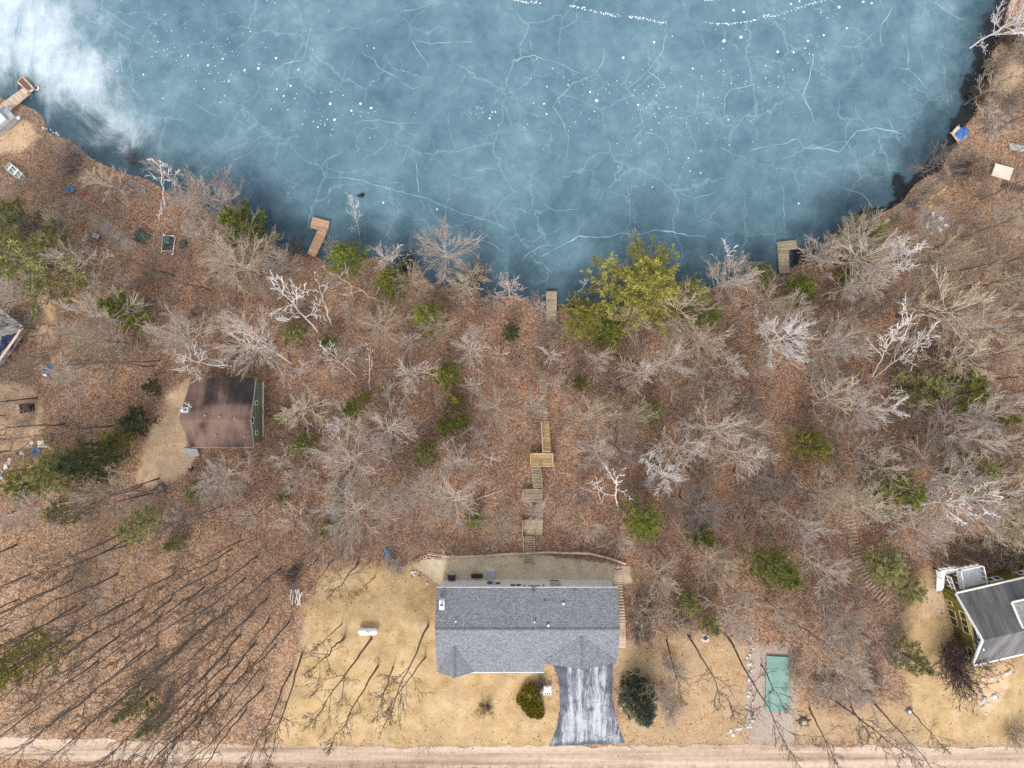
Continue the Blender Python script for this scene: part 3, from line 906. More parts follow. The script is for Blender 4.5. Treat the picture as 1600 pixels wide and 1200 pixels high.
# windows in the back wall
def back_window(px, z, w, h, panes=2, lamp=False):
    x = (px - 800) * (CAM_H - z) / FPX
    f = MB()
    f.box((x, wy0 + .02, z + h / 2 + .06), (w + .2, .08, .12)).box((x, wy0 + .02, z - h / 2 - .06), (w + .2, .10, .12))
    f.box((x - w / 2 - .05, wy0 + .02, z), (.10, .08, h)).box((x + w / 2 + .05, wy0 + .02, z), (.10, .08, h))
    if panes == 2: f.box((x, wy0 + .02, z), (.09, .07, h))
    win = f.build('window', M['trim'], house)
    for s in ((-1, 1) if panes == 2 else (0,)):
        MB().box((x + s * w / 4, wy0 + .012, z), (w / 2 - .05 if panes == 2 else w - .01, .05, h)).build('pane', M['glass'], win)
    if lamp:
        for s in (-1, 1):
            MB().box((x + s * (w / 2 + .42), wy0 + .08, z - .35), (.16, .16, .30)).build('wall_lamp', M['black'], house)
back_window(732.5, 1.35, 1.25, 1.1)
back_window(806, .35, 1.2, 1.0)
back_window(834.6, 1.1, 1.3, 1.5, lamp=True)
back_window(767, -.6, .85, 1.5, 1)
back_window(776.5, -.45, .75, 1.1, 1)
back_window(866.5, -.75, 1.1, 2.0, 1)
aw = MB().box(((866.5 - 800) * .0735, wy0 + .28, .55), (1.25, .55, .07))
aw.build('door_canopy', M['concrete'], house)
# stoop and steps behind
st = thing('door_step', 'pale concrete step against the white back wall of the grey-roofed house', 'step', (-2.45, -22.2, WZ))
MB().box((-2.45, -22.18, WZ + .18), (.95, 1.05, .5)).build('slab', M['steel'], st)
for i in range(3):
    MB().box((-2.45, -21.62 + .0 * i, WZ + .12 + .11 * i), (.9, .10 - .02 * i, .10)).build('riser', M['white_paint'], st)
gr = thing('grill', 'dark square grill standing by the left end of the white back wall', 'grill', (-6.95, -22.3, WZ))
g0 = MB().box((-6.95, -22.35, WZ + .75), (.85, .55, .35)); g0.build('firebox', M['black'], gr)
MB().blob((-6.95, -22.35, WZ + .95), (.42, .27, .18), 2, .04, 10, 6).build('lid', M['black'], gr, True)
for a in (-.36, .36):
    for b in (-.2, .2):
        MB().box((-6.95 + a, -22.35 + b, WZ + .28), (.06, .06, .6)).build('leg', M['black'], gr)
MB().box((-6.95, -21.95, WZ + .72), (.7, .22, .04)).build('side_shelf', M['steel'], gr)
be = thing('bench', 'low dark grey bench set against the white back wall', 'bench', (-4.05, -22.3, WZ))
for i in range(4):
    MB().box((-4.05, -22.45 + .13 * i, WZ + .45), (1.35, .11, .05)).build('slat', M['black'], be)
for a in (-.55, .55):
    MB().box((-4.05 + a, -22.27, WZ + .2), (.08, .45, .44)).build('leg', M['black'], be)

# ------------------------------------------------------------------ brown-roofed cabin
cab = thing('cabin', 'small sage-green cabin with a stained brown roof beside the sandy patch', 'cabin', (-33, -3.3, -3.9))
ex0, ex1, rx0, rx1 = -36.75, -29.36, -37.45, -29.40
cyb, cyr, cyf = .68, -3.95, -7.20
czr, czb, czf = .60, -.92, -.50
gz = -4.6
w = MB()
w.prism([(-36.35, .25), (-29.72, .25), (-29.72, -6.85), (-36.35, -6.85)], gz, czb - .06)
for x in (-36.35, -29.84):
    w.hexa([(x, .25, czb - .06), (x + .12, .25, czb - .06), (x + .12, -6.85, czb - .06), (x, -6.85, czb - .06)][::-1],
           [(x, cyr + .1, czr - .1), (x + .12, cyr + .1, czr - .1), (x + .12, cyr - .1, czr - .1), (x, cyr - .1, czr - .1)][::-1])
w.build('wall', M['cabin_green'], cab)
def cab_slope(a0, a1, b0, b1):
    o = courses(a0, a1, b0, b1, 24, 'roof', M['old_roof'], cab, m=40)
    co = np.array([tuple(v.co) for v in o.data.vertices]) + np.array(tuple(org(cab)))
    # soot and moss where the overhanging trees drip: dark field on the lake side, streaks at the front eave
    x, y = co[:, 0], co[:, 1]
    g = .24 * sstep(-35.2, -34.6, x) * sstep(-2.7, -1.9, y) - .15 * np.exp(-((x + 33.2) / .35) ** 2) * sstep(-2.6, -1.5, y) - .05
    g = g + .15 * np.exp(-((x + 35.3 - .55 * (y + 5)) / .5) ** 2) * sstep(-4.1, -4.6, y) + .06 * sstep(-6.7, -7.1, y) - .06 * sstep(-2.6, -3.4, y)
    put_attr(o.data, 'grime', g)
def split_slope(e0, e1, r0, r1, n=10):
    cab_slope(e0, e1, r0, r1)
split_slope((ex0, cyb, czb), (ex1, cyb, czb), (rx0, cyr, czr), (rx1, cyr, czr))
split_slope((-36.55, cyf, czf), (-29.45, cyf, czf), (rx0, cyr, czr), (rx1, cyr, czr))
f = MB()
f.beam((-36.55, cyf - .05, czf - .04), (-29.45, cyf - .05, czf - .04), .07, .16)
f.beam((ex1 + .05, cyb, czb - .02), (rx1 + .05, cyr, czr - .02), .07, .14)
f.beam((-29.40, cyf, czf - .02), (rx1 + .05, cyr, czr - .02), .07, .14)
f.build('fascia', M['deck_grey'], cab)
MB().box((-29.62, -3.2, gz + .55), (.14, 6.9, .2)).build('sill_board', M['cream'], cab)
for y, z, wd, hh in ((-4.15, -.55, .55, .9), (-2.2, -1.9, .35, .6), (-5.65, -2.0, .35, .6)):
    wn = MB()
    for s in (-1, 1):
        wn.box((-29.68, y + s * (wd / 2 + .05), z), (.10, .09, hh + .2)).box((-29.68, y, z + s * (hh / 2 + .05)), (.10, wd, .09))
    wn = wn.build('window', M['trim'], cab)
    MB().box((-29.69, y, z), (.05, wd, hh)).build('pane', M['glass'], wn)
ch = MB().box((-36.6, -2.9, .55), (.75, .62, .9)).build('chimney', M['steel'], cab)
MB().tube([(-36.75, -2.98, .95), (-36.75, -2.98, 1.45)], .15, 10).build('flue', M['white_paint'], ch)
MB().tube([(-36.5, -2.9, .95), (-36.5, -2.9, 1.15)], .09, 8).build('flue', M['black'], ch)
an = MB()
an.beam((-36.0, -2.3, .3), (-36.0, -2.3, 1.3), .06, .06).beam((-36.5, -2.1, 1.3), (-35.7, -2.6, 1.3), .06, .06).beam((-36.1, -2.0, 1.15), (-36.0, -2.6, 1.3), .05, .05)
an.build('antenna', M['cream'], cab)
for px, py in ((323, 649), (346, 651), (370, 653), (382, 682), (337, 680)):
    p = P(px, py, .2)
    s = (czr - czb) / (cyb - cyr)
    zz = czr - s * abs(p.y - cyr)
    MB().tube([(p.x, p.y, zz), (p.x, p.y, zz + .3)], .10, 8).build('vent_pipe', M['deck_brown'], cab)
pad = thing('concrete_pad', 'square pale concrete pad at the front corner of the brown-roofed cabin', 'pad', tuple(G(298, 706)))
q = [G(287, 700), (G(310, 701)), G(314, 712), G(288, 716)]
MB().prism([(p.x, p.y) for p in q], q[0].z - .6, q[0].z + .10).build('slab', M['concrete'], pad)

# ------------------------------------------------------------------ olive-green house at the right edge
GX = P(1473, 918, -.5)
ang = math.atan(.23)
U = Vector((math.cos(ang), math.sin(ang), 0))
Vv = Vector((math.sin(ang), -math.cos(ang), 0))
def L(u, v, z): 
    p = GX + U * u + Vv * v
    return Vector((p.x, p.y, z))
oh = thing('house', 'olive-green house with white trim, dark grey roof and white deck at the right edge', 'house', (GX.x + 6, GX.y - 4, 0))
k1 = 80.5 / FPX * 1.026
v_b, v_r, v_f = -5 * k1, 49 * k1, 102 * k1
zbk, zrd, zfr = 2.75, 5.85, 2.75
LEN = 16
w = MB()
w.hexa([L(0, .05, -3), L(LEN, .05, -3), L(LEN, v_f - .4, -3), L(0, v_f - .4, -3)][::-1], [L(0, .05, 2.6), L(LEN, .05, 2.6), L(LEN, v_f - .4, 2.6), L(0, v_f - .4, 2.6)][::-1])
w.build('wall', M['olive'], oh)
w2 = MB()
w2.hexa([L(.02, .1, 2.6), L(.16, .1, 2.6), L(.16, v_f - .45, 2.6), L(.02, v_f - .45, 2.6)][::-1], [L(.02, v_r - .05, zrd - .25), L(.16, v_r - .05, zrd - .25), L(.16, v_r + .05, zrd - .25), L(.02, v_r + .05, zrd - .25)][::-1])
w2.build('gable_wall', M['dark_siding'], oh)
# olive cladding strip up to the trim
zt = 3.45
w3 = MB()
w3.hexa([L(-.12, 0, -3), L(.01, 0, -3), L(.01, v_f - .5, -3), L(-.12, v_f - .5, -3)][::-1], [L(-.12, .75, zt), L(.01, .75, zt), L(.01, v_f - 1.15, zt), L(-.12, v_f - 1.15, zt)][::-1])
w3.build('wall', M['olive'], oh)
MB().beam(L(-.10, .72, zt + .05), L(-.10, v_f - 1.1, zt + .05), .24, .12).build('trim_board', M['yellow_trim'], oh)
ovh = .42
courses(L(-ovh, v_b, zbk), L(LEN, v_b, zbk), L(-ovh - .05, v_r, zrd), L(LEN, v_r, zrd), 30, 'roof', M['streak_roof'], oh)
courses(L(-ovh, v_f, zfr), L(LEN, v_f, zfr), L(-ovh - .05, v_r, zrd), L(LEN, v_r, zrd), 30, 'roof', M['streak_roof'], oh)
f = MB()
f.beam(L(-ovh - .07, v_b, zbk + .0), L(-ovh - .12, v_r, zrd + .0), .16, .22).beam(L(-ovh - .07, v_f, zfr), L(-ovh - .12, v_r, zrd), .16, .22)
f.beam(L(-ovh, v_b - .07, zbk - .02), L(LEN, v_b - .07, zbk - .02), .16, .20).beam(L(-ovh, v_f + .07, zfr - .02), L(LEN, v_f + .07, zfr - .02), .16, .20)
f.build('gutter', M['trim'], oh)
# raised rear dormer with a paler shed roof
def slope_z(v): return zrd - (zrd - zbk) * abs(v - v_r) / (v_r - v_b)
du, dv0, dv1 = 4.05, 1.05, 3.85
dz0, dz1 = slope_z(dv0) + .95, slope_z(dv1) + .06
d = MB()
d.hexa([L(du + .2, dv0 + .25, slope_z(dv0) - .2), L(LEN, dv0 + .25, slope_z(dv0) - .2), L(LEN, dv1, slope_z(dv1) - .3), L(du + .2, dv1, slope_z(dv1) - .3)][::-1],
       [L(du + .2, dv0 + .25, dz0 - .1), L(LEN, dv0 + .25, dz0 - .1), L(LEN, dv1, dz1 - .1), L(du + .2, dv1, dz1 - .1)][::-1])
dm = d.build('dormer', M['dark_siding'], oh)
courses(L(du, dv0, dz0), L(LEN, dv0, dz0), L(du, dv1, dz1), L(LEN, dv1, dz1), 14, 'dormer_roof', M['dormer'], dm)
MB().beam(L(du - .07, dv0 - .1, dz0), L(du - .07, dv1, dz1), .16, .2).beam(L(du, dv0 - .08, dz0 - .03), L(LEN, dv0 - .08, dz0 - .03), .14, .18).build('dormer_trim', M['trim'], dm)
for u in (5.6, 6.6):
    MB().box(L(u + 1.3, dv0 + .22, slope_z(dv0) + .45), (.75, .08, .55), ang).build('dormer_window', M['trim'], dm)
p = L(4.9, 5.0, slope_z(5.0))
MB().tube([p, p + Vector((.15, .1, .45))], .12, 8).build('vent_pipe', M['white_paint'], oh)
def wall_window(v, z, wd, hh, panes=2, u=-.12, mat='yellow_trim'):
    f = MB()
    for s in (-1, 1):
        f.box(L(u, v + s * (wd / 2 + .06), z), (.10, .12, hh + .24), ang).box(L(u, v, z + s * (hh / 2 + .06)), (.10, wd, .12), ang)
    for i in range(1, panes):
        f.box(L(u, v - wd / 2 + wd * i / panes, z), (.09, .10, hh), ang)
    wn = f.build('window', M[mat], oh)
    for i in range(panes):
        MB().box(L(u + .01, v - wd / 2 + wd * (i + .5) / panes, z), (.05, wd / panes - .08, hh), ang).build('pane', M['glass'], wn)
wall_window(3.15, .35, 1.65, 1.35)
wall_window(1.45, .45, .42, .8, 1)
wall_window(3.0, 2.55, 2.3, 1.0, 3)
wall_window(6.85, 2.3, 1.7, .75, 2)
wall_window(4.95, 4.35, .6, .6, 1, .0, 'trim')
wall_window(3.75, 4.55, .6, .55, 1, .0, 'trim')
for u0 in (5.35, 8.85):                  # rear windows
    f = MB()
    for s in (-1, 1):
        f.box(L(u0 + s * .68, -.0, .35), (.12, .10, 1.1), ang).box(L(u0, -.0, .35 + s * .5), (1.3, .10, .12), ang)
    f.box(L(u0, 0, .35), (.3, .10, .95), ang)
    wn = f.build('window', M['trim'], oh)
    for s in (-1, 1):
        MB().box(L(u0 + s * .39, .01, .35), (.46, .08, .85), ang).build('pane', M['glass'], wn)
# white deck: platform, side run, stair, railings
dk = thing('deck', 'white railed deck with a turning stair behind the olive-green house', 'deck', tuple(P(1512, 900, 0)))
dz = .75
q = [P(a, b, dz) for a, b in ((1493, 888), (1528, 881), (1536, 916), (1500, 924))]
e0, e1 = q[0], q[1]
n = 18
for i in range(n):                       # boards run along the house
    a, b = i / n, (i + .93) / n
    c = [q[0].lerp(q[3], a), q[1].lerp(q[2], a), q[1].lerp(q[2], b), q[0].lerp(q[3], b)]
    MB().prism([(p.x, p.y) for p in c], dz - .06, dz).build('board', M['deck_white'], dk)
q2 = [P(a, b, dz - .25) for a, b in ((1462, 889), (1493, 885), (1494, 894), (1464, 901))]
for i in range(7):
    a, b = i / 7, (i + .92) / 7
    c = [q2[0].lerp(q2[1], a), q2[0].lerp(q2[1], b), q2[3].lerp(q2[2], b), q2[3].lerp(q2[2], a)]
    MB().prism([(p.x, p.y) for p in c], dz - .31, dz - .25).build('board', M['deck_white'], dk)
for i in range(8):                       # stair going down along the left
    u = i / 8
    a = P(1464 - 1.5 * u, 901 + 24 * u, dz - .3 - 1.1 * u)
    b = P(1476 - 1.5 * u, 899 + 24 * u, dz - .3 - 1.1 * u)
    MB().beam(a, b, .27, .06).build('tread', M['deck_white'], dk)
def rail(a, b, z, h=.95, n=4):
    a, b = Vector((a.x, a.y, z)), Vector((b.x, b.y, z))
    up = Vector((0, 0, h))
    MB().beam(a + up, b + up, .10, .06).build('rail', M['white_paint'], dk)
    MB().beam(a + up * .15, b + up * .15, .06, .06).build('rail', M['white_paint'], dk)
    for i in range(n + 1):
        c = a.lerp(b, i / n)
        MB().beam(c - Vector((0, 0, .5)), c + up * 1.05, .09, .09).build('post', M['white_paint'], dk)
    mb = MB()
    m = int((b - a).length / .16)
    for i in range(m):
        c = a.lerp(b, (i + .5) / m)
        mb.beam(c + up * .15, c + up, .03, .03)
    o = mb.build('baluster', M['white_paint'], dk); o['kind'] = 'stuff'
rail(q[0], q[1], dz); rail(q[1], q[2], dz); rail(q2[0], q2[1], dz - .25); rail(q2[3], q2[0], dz - .25, n=1); rail(q[0], q[3], dz, n=3); 
rail(P(1478, 899, dz - .25), P(1487, 925, dz - .4), dz - .3, n=3)
for a in q:
    MB().beam((a.x, a.y, -2.2), (a.x, a.y, dz), .12, .12).build('post', M['white_paint'], dk)
# ------------------------------------------------------------------ docks, stairs, timber work
def board_deck(t, q, n, z, mat, th=.06, gap=.94, along=True, prop=None, name='plank'):
    """planks between q0-q3 and q1-q2, counted from the q0-q1 end"""
    q = [Vector(p) for p in q]
    for i in range(n):
        a, b = i / n, (i + gap) / n
        c = [q[0].lerp(q[3], a), q[1].lerp(q[2], a), q[1].lerp(q[2], b), q[0].lerp(q[3], b)]
        dz = random.uniform(-.008, .008)
        MB().prism([(p.x + random.uniform(-.015, .015), p.y + random.uniform(-.015, .015)) for p in c], z - th + dz, z + dz).build(name, mat, t)
    MB().beam((q[0].x, q[0].y, z - .14), (q[3].x, q[3].y, z - .14), .08, .14).build('joist', mat, t)
    MB().beam((q[1].x, q[1].y, z - .14), (q[2].x, q[2].y, z - .14), .08, .14).build('joist', mat, t)
    if prop is not None:
        for k in q:
            c = sum(q, Vector()) / 4
            p = k.lerp(c, .06)
            MB().tube([(p.x, p.y, prop), (p.x, p.y, z + .25)], .06, 8).build('post', M['deck_grey'], t)
def dock(label, quads, mat, zt=-7.45, group=None):
    c = P(quads[0][0][0][0], quads[0][0][0][1], LAKE_Z)
    t = thing('dock', label, 'dock', tuple(c), group)
    for pts, n in quads:
        board_deck(t, [P(a, b, zt) for a, b in pts], n, zt, mat, prop=LAKE_Z - 1)
    return t
dock('brown L-shaped dock with a wide end reaching onto the ice beside a leaning white birch', [([(489, 339), (515, 346), (511, 362), (484, 356)], 6), ([(497, 358), (511, 362), (492, 402), (480, 396)], 18)], M['deck_brown'])
dock('weathered L-shaped dock beside a dark patch of water near the shore on the right', [([(1215, 378), (1244, 375), (1246, 389), (1216, 392)], 6), ([(1216, 392), (1232, 391), (1234, 426), (1219, 427)], 14)], M['deck_old'])
dock('narrow straight dock among shore shrubs below the long wooden stairs', [([(854, 455), (870, 455), (869, 506), (853, 506)], 22)], M['deck_old'])
dock('old faded L-shaped dock half hidden by shrubs on the left shore', [([(202, 278), (227, 292), (230, 300), (198, 287)], 8), ([(219, 295), (230, 298), (221, 330), (208, 326)], 14)], M['deck_grey'])
t = dock('tan dock with a brown-matted end platform by a white ring at the snowy left shore', [([(26, 128), (35, 119), (54, 139), (47, 146)], 8), ([(36, 137), (45, 146), (8, 178), (-4, 166)], 22)], M['deck_pink'])
MB().prism([(p.x, p.y) for p in [P(a, b, -7.4) for a, b in ((28, 127), (34, 121), (50, 138), (44, 142))]], -7.42, -7.40).build('mat', M['dark_mat'], t)
rg = thing('ring_buoy', 'white half ring of a float beside the end of the left dock', 'buoy', tuple(P(57, 138, LAKE_Z)))
a0 = P(57, 138, LAKE_Z)
MB().tube([(a0.x + .33 * math.cos(a), a0.y + .33 * math.sin(a), LAKE_Z + .12) for a in [-.5 * math.pi + i * math.pi * 1.0 / 8 for i in range(9)]], .10, 8).build('ring', M['white_paint'], rg, True)
# pontoon boat at the left edge
pb = thing('pontoon_boat', 'grey pontoon boat with a pale cover drawn up on the bank below the left dock', 'boat', tuple(G(10, 196)))
zb0 = pb.location.z
A, B = P(-14, 214, zb0), P(24, 180, zb0)
dv = (B - A).normalized(); nv = Vector((-dv.y, dv.x, 0))
for s in (-1, 1):
    MB().tube([A + nv * s * .75 + Vector((0, 0, .3)), B + nv * s * .75 + Vector((0, 0, .3)), B + dv * .5 + nv * s * .7 + Vector((0, 0, .42))], [.28, .28, .08], 10).build('pontoon', M['steel'], pb, True)
MB().beam(A + Vector((0, 0, .62)), B + Vector((0, 0, .62)), 2.0, .10).build('deck', M['grey_tarp'], pb)
MB().beam(A + nv * .1 + dv * .1 + Vector((0, 0, .95)), B - dv * .9 + nv * .1 + Vector((0, 0, .95)), 1.1, .5).build('cover', M['white_paint'], pb)
for s in (-1, 1):
    MB().beam(A + nv * s * .95 + Vector((0, 0, 1.15)), B + nv * s * .95 + Vector((0, 0, 1.15)), .06, .08).build('rail', M['steel'], pb)
    MB().beam(A + nv * s * .95 + Vector((0, 0, .85)), B + nv * s * .95 + Vector((0, 0, .85)), .05, .45).build('side_panel', M['steel'], pb)
MB().beam(B + nv * -.8 + Vector((0, 0, .62)), B + dv * .35 + nv * -1.1 + Vector((0, 0, .62)), .35, .10).build('boarding_step', M['white_paint'], pb)
# flat boat
fb = thing('rowboat', 'pale green flat-bottomed rowboat lying on the leaves near the left shore', 'boat', tuple(G(28, 270)))
zz = fb.location.z
A, B = P(14, 259, zz), P(42, 282, zz)
dv = (B - A).normalized(); nv = Vector((-dv.y, dv.x, 0)); Ln = (B - A).length
prof = [(0, .40), (.2, .50), (.55, .50), (.8, .38), (1, .10)]
lo = [A + dv * (u * Ln) + nv * w_ * .8 + Vector((0, 0, .06)) for u, w_ in prof] + [A + dv * (u * Ln) - nv * w_ * .8 + Vector((0, 0, .06)) for u, w_ in prof[::-1]]
hi = [A + dv * (u * Ln) + nv * w_ + Vector((0, 0, .45)) for u, w_ in prof] + [A + dv * (u * Ln) - nv * w_ + Vector((0, 0, .45)) for u, w_ in prof[::-1]]
mi = [A + dv * (u * Ln) + nv * w_ * .86 + Vector((0, 0, .45)) for u, w_ in prof] + [A + dv * (u * Ln) - nv * w_ * .86 + Vector((0, 0, .45)) for u, w_ in prof[::-1]]
mf = [p * .9 + (sum(mi, Vector()) / len(mi)) * .1 for p in mi]
mf = [Vector((p.x, p.y, zz + .12)) for p in mf]
hb = MB()
n_ = len(lo)
hb.add(lo + hi + mi + mf, [tuple(range(n_))] + [tuple(range(3 * n_, 4 * n_))[::-1]] + [(k * n_ + i, (k + 1) * n_ + i, (k + 1) * n_ + (i + 1) % n_, k * n_ + (i + 1) % n_) for k in range(3) for i in range(n_)])
hb.build('hull', M['boat'], fb)
for u in (.18, .5, .75):
    c = A + dv * (u * Ln)
    MB().beam(c + nv * .42 + Vector((0, 0, .38)), c - nv * .42 + Vector((0, 0, .38)), .22, .04).build('seat', M['white_paint'], fb)
MB().beam(A + nv * .15 + dv * .1 + Vector((0, 0, .2)), B + Vector((0, 0, .2)), .04, .08).build('keel_rib', M['dark_green'], fb)
# fishing float with teal seats
pf = thing('paddle_boat', 'small white-framed paddle boat with teal seats parked on the leaves', 'boat', tuple(G(265, 384)))
zz = pf.location.z
A, B = P(257, 368, zz), P(254, 399, zz)
C, D_ = P(275, 370, zz), P(271, 399, zz)
def up(p, h): return Vector((p.x, p.y, p.z + h))
for a, b in ((A, B), (C, D_)):
    MB().tube([up(a, .22), up(b, .22)], [.09, .13], 8).build('float', M['white_paint'], pf, True)
MB().beam(up(A, .4), up(C, .4), .1, .08).build('crossbar', M['white_paint'], pf)
MB().beam(up(A.lerp(B, .8), .4), up(C.lerp(D_, .8), .4), .08, .07).build('crossbar', M['cream'], pf)
fl = [A.lerp(B, .06), C.lerp(D_, .06), C.lerp(D_, .8), A.lerp(B, .8)]
MB().prism([(p.x, p.y) for p in fl], zz + .28, zz + .33).build('floor', M['black'], pf)
for k in (.16, .36):
    c = A.lerp(B, k).lerp(C.lerp(D_, k), .42)
    MB().box((c.x, c.y, zz + .45), (.62, .40, .16)).build('seat', M['teal'], pf)
    MB().box((c.x, c.y + .22, zz + .62), (.62, .07, .34)).build('backrest', M['teal'], pf)
c = A.lerp(B, .66).lerp(C.lerp(D_, .66), .45)
MB().box((c.x, c.y, zz + .42), (.42, .36, .18)).build('pedal_box', M['dark_green'], pf)
MB().beam(up(B, .3), up(B + Vector((-.45, .15, 0)), .3), .09, .06).build('handle', M['white_paint'], pf)

# long wooden stairway from the yard to the shore
stw = thing('stairway', 'long zigzag wooden stairway with three landings running down the slope to the shore', 'stairway', tuple(G(838, 745)))
def stair_run(pa, za, pb_, zb_, width, n, mat, rails=''):
    a, b = P(pa[0], pa[1], za), P(pb_[0], pb_[1], zb_)
    d = Vector((b.x - a.x, b.y - a.y, 0)).normalized()
    s = Vector((-d.y, d.x, 0))
    for i in range(n):
        u = (i + .5) / n
        c = a.lerp(b, u)
        c.z = max(c.z, h1(c.x, c.y) + .10)
        MB().beam(c - s * width / 2, c + s * width / 2, (b - a).length / n * .66, .06).build('tread', mat, stw)
    for k in (-1, 1):
        MB().beam(a + s * k * (width / 2 + .04) - Vector((0, 0, .12)), b + s * k * (width / 2 + .04) - Vector((0, 0, .12)), .06, .26).build('stringer', mat, stw)
        if ('l' in rails and k == 1) or ('r' in rails and k == -1):
            o = s * k * (width / 2 + .14)
            MB().beam(a + o + Vector((0, 0, .9)), b + o + Vector((0, 0, .9)), .09, .05).build('rail', M['deck_pink'] if 'R' in rails else mat, stw)
            for u in (0, .5, 1):
                c = a.lerp(b, u) + o
                MB().beam(c - Vector((0, 0, .5)), c + Vector((0, 0, .92)), .09, .09).build('post', mat, stw)
def landing(rect, z, mat, sides):
    x0, y0, x1, y1 = rect
    q = [P(x0, y0, z), P(x1, y0, z), P(x1, y1, z), P(x0, y1, z)]
    board_deck(stw, q, 8, z, mat)
    for k in q:
        MB().beam((k.x, k.y, h1(k.x, k.y) - .4), (k.x, k.y, z + .95), .10, .10).build('post', mat, stw)
    for a, b, on in ((0, 1, 't'), (1, 2, 'r'), (2, 3, 'b'), (3, 0, 'l')):
        if on in sides:
            MB().beam(q[a] + Vector((0, 0, .95)), q[b] + Vector((0, 0, .95)), .10, .05).build('rail', mat if on != 'r' else M['deck_pink'], stw)
            MB().beam(q[a] + Vector((0, 0, .5)), q[b] + Vector((0, 0, .5)), .05, .08).build('rail', mat, stw)
gA, gB, gC = (G(833, 826).z + .35, G(833, 771).z + .5, G(846, 718).z + .75)
z_top, z_end = -2.15, G(850, 655).z + .3
landing((816, 812, 848, 836), gA, M['deck_old'], 'l')
landing((817, 764, 848, 781), gB, M['deck_old'], 'lb')
landing((829, 708, 863, 727), gC, M['deck_new'], 'lrbt')
stair_run((826, 880), z_top, (826, 837), gA + .02, .95, 12, M['deck_old'], 'lr')
stair_run((842, 812), gA, (843, 781), gB, .80, 11, M['deck_old'])
stair_run((840, 763), gB, (836, 727), gC, .85, 14, M['deck_old'], 'r')
stair_run((855, 707), gC, (852, 658), z_end, .82, 22, M['deck_new'], 'lR')
stair_run((851, 657), z_end, (848, 616), G(848, 616).z + .2, .74, 17, M['deck_old'])
stair_run((848, 615), G(848, 616).z + .2, (848, 578), G(848, 578).z + .12, .70, 15, M['deck_old'], 'r')

# plank steps down the right side of the house
ps = thing('plank_steps', 'straight flight of pale plank steps down the right side of the grey-roofed house', 'steps', (12.25, -25.7, -1))
N = 29
for i in range(N):
    u = i / (N - 1)
    y = -21.7 - 8.0 * u
    z = h1(12.3, y) + .10
    MB().box((12.28 + .10 * u, y, z + .05), (.98, .265 if i > 2 else .28, .07)).build('tread', M['deck_pink'], ps)
    if i % 3 == 0:
        MB().box((12.28 + .10 * u, y - .1, z - .12), (.9, .08, .28)).build('riser', M['deck_brown'], ps)
for s in (-1, 1):
    for j in range(8):
        ya, yb = -21.6 - 8.2 * j / 8, -21.6 - 8.2 * (j + 1) / 8
        MB().beam((12.3 + s * .46, ya, h1(12.3, ya) + .02), (12.3 + s * .46, yb, h1(12.3, yb) + .02), .06, .16).build('stringer', M['deck_brown'], ps)
lp = thing('lamp_post', 'short cream post light at the lower end of the plank steps', 'post light', (12.2, -21.1, -2.05))
MB().tube([(12.2, -21.1, -2.3), (12.2, -21.1, -1.35)], .07, 8).build('post', M['cream'], lp)
MB().blob((12.2, -21.1, -1.22), (.16, .16, .17), 3, .05, 8, 6).build('lamp_head', M['cream'], lp, True)

# timber edging along the back yard
rw = thing('retaining_wall', 'low pale timber retaining wall curving along the back yard of the grey-roofed house', 'retaining wall', tuple(G(850, 865)))
path = [(706, 868), (716, 870), (740, 869), (772, 867), (804, 865), (818, 865), (833, 864), (862, 863), (893, 864), (922, 865), (943, 870), (960, 875), (978, 881)]
for (a, b), (c, d) in zip(path[:-1], path[1:]):
    p, q = P(a, b, -1.95), P(c, d, -1.95)
    for k in range(3):
        jig = Vector((random.uniform(-.02, .02), random.uniform(-.02, .02), -.21 * k))
        MB().beam(p + jig, q + jig, .20, .20).build('timber', M['deck_pink'] if k == 0 else M['deck_brown'], rw)
    MB().beam((p.x, p.y + .14, -2.9), (p.x, p.y + .14, -1.75), .12, .12).build('stake', M['deck_brown'], rw)
tsx = thing('timber_steps', 'broken old timber steps and rails at the left end of the retaining wall', 'steps', tuple(G(672, 872)))
zt_ = -1.9
def tb(a, b, w_=.14, h_=.12, z=zt_, m='deck_brown', nm='timber'):
    MB().beam(P(a[0], a[1], z), P(b[0], b[1], z), w_, h_).build(nm, M[m], tsx)
tb((636, 876), (651, 864), .2); tb((634, 880), (660, 866), .16, m='dark_mat'); tb((640, 882), (667, 866), .13, m='deck_pink'); tb((644, 886), (669, 870), .14, m='deck_pink')
for i in range(6):
    a = (641 + 4.6 * i, 882 - 3.0 * i)
    tb(a, (a[0] + 3.5, a[1] + 3.4), .20, .10, zt_ + .05, 'deck_old', 'tread')
tb((664, 863), (712, 870), .13, m='deck_brown'); tb((666, 866), (708, 871), .12, m='deck_pink'); tb((668, 870), (703, 875), .13, m='deck_pink'); tb((690, 871), (703, 872), .12, m='deck_pink'); tb((703, 871), (703, 876), .12, m='deck_pink'); tb((674, 873), (690, 876), .10, m='deck_pink')
pp = thing('drain_pipe', 'short white pipe sticking out of the bank behind the retaining wall', 'pipe', tuple(G(693, 861)))
MB().tube([P(693, 866.5, -1.95), P(693, 856, -2.35)], .085, 8).build('pipe', M['white_paint'], pp)

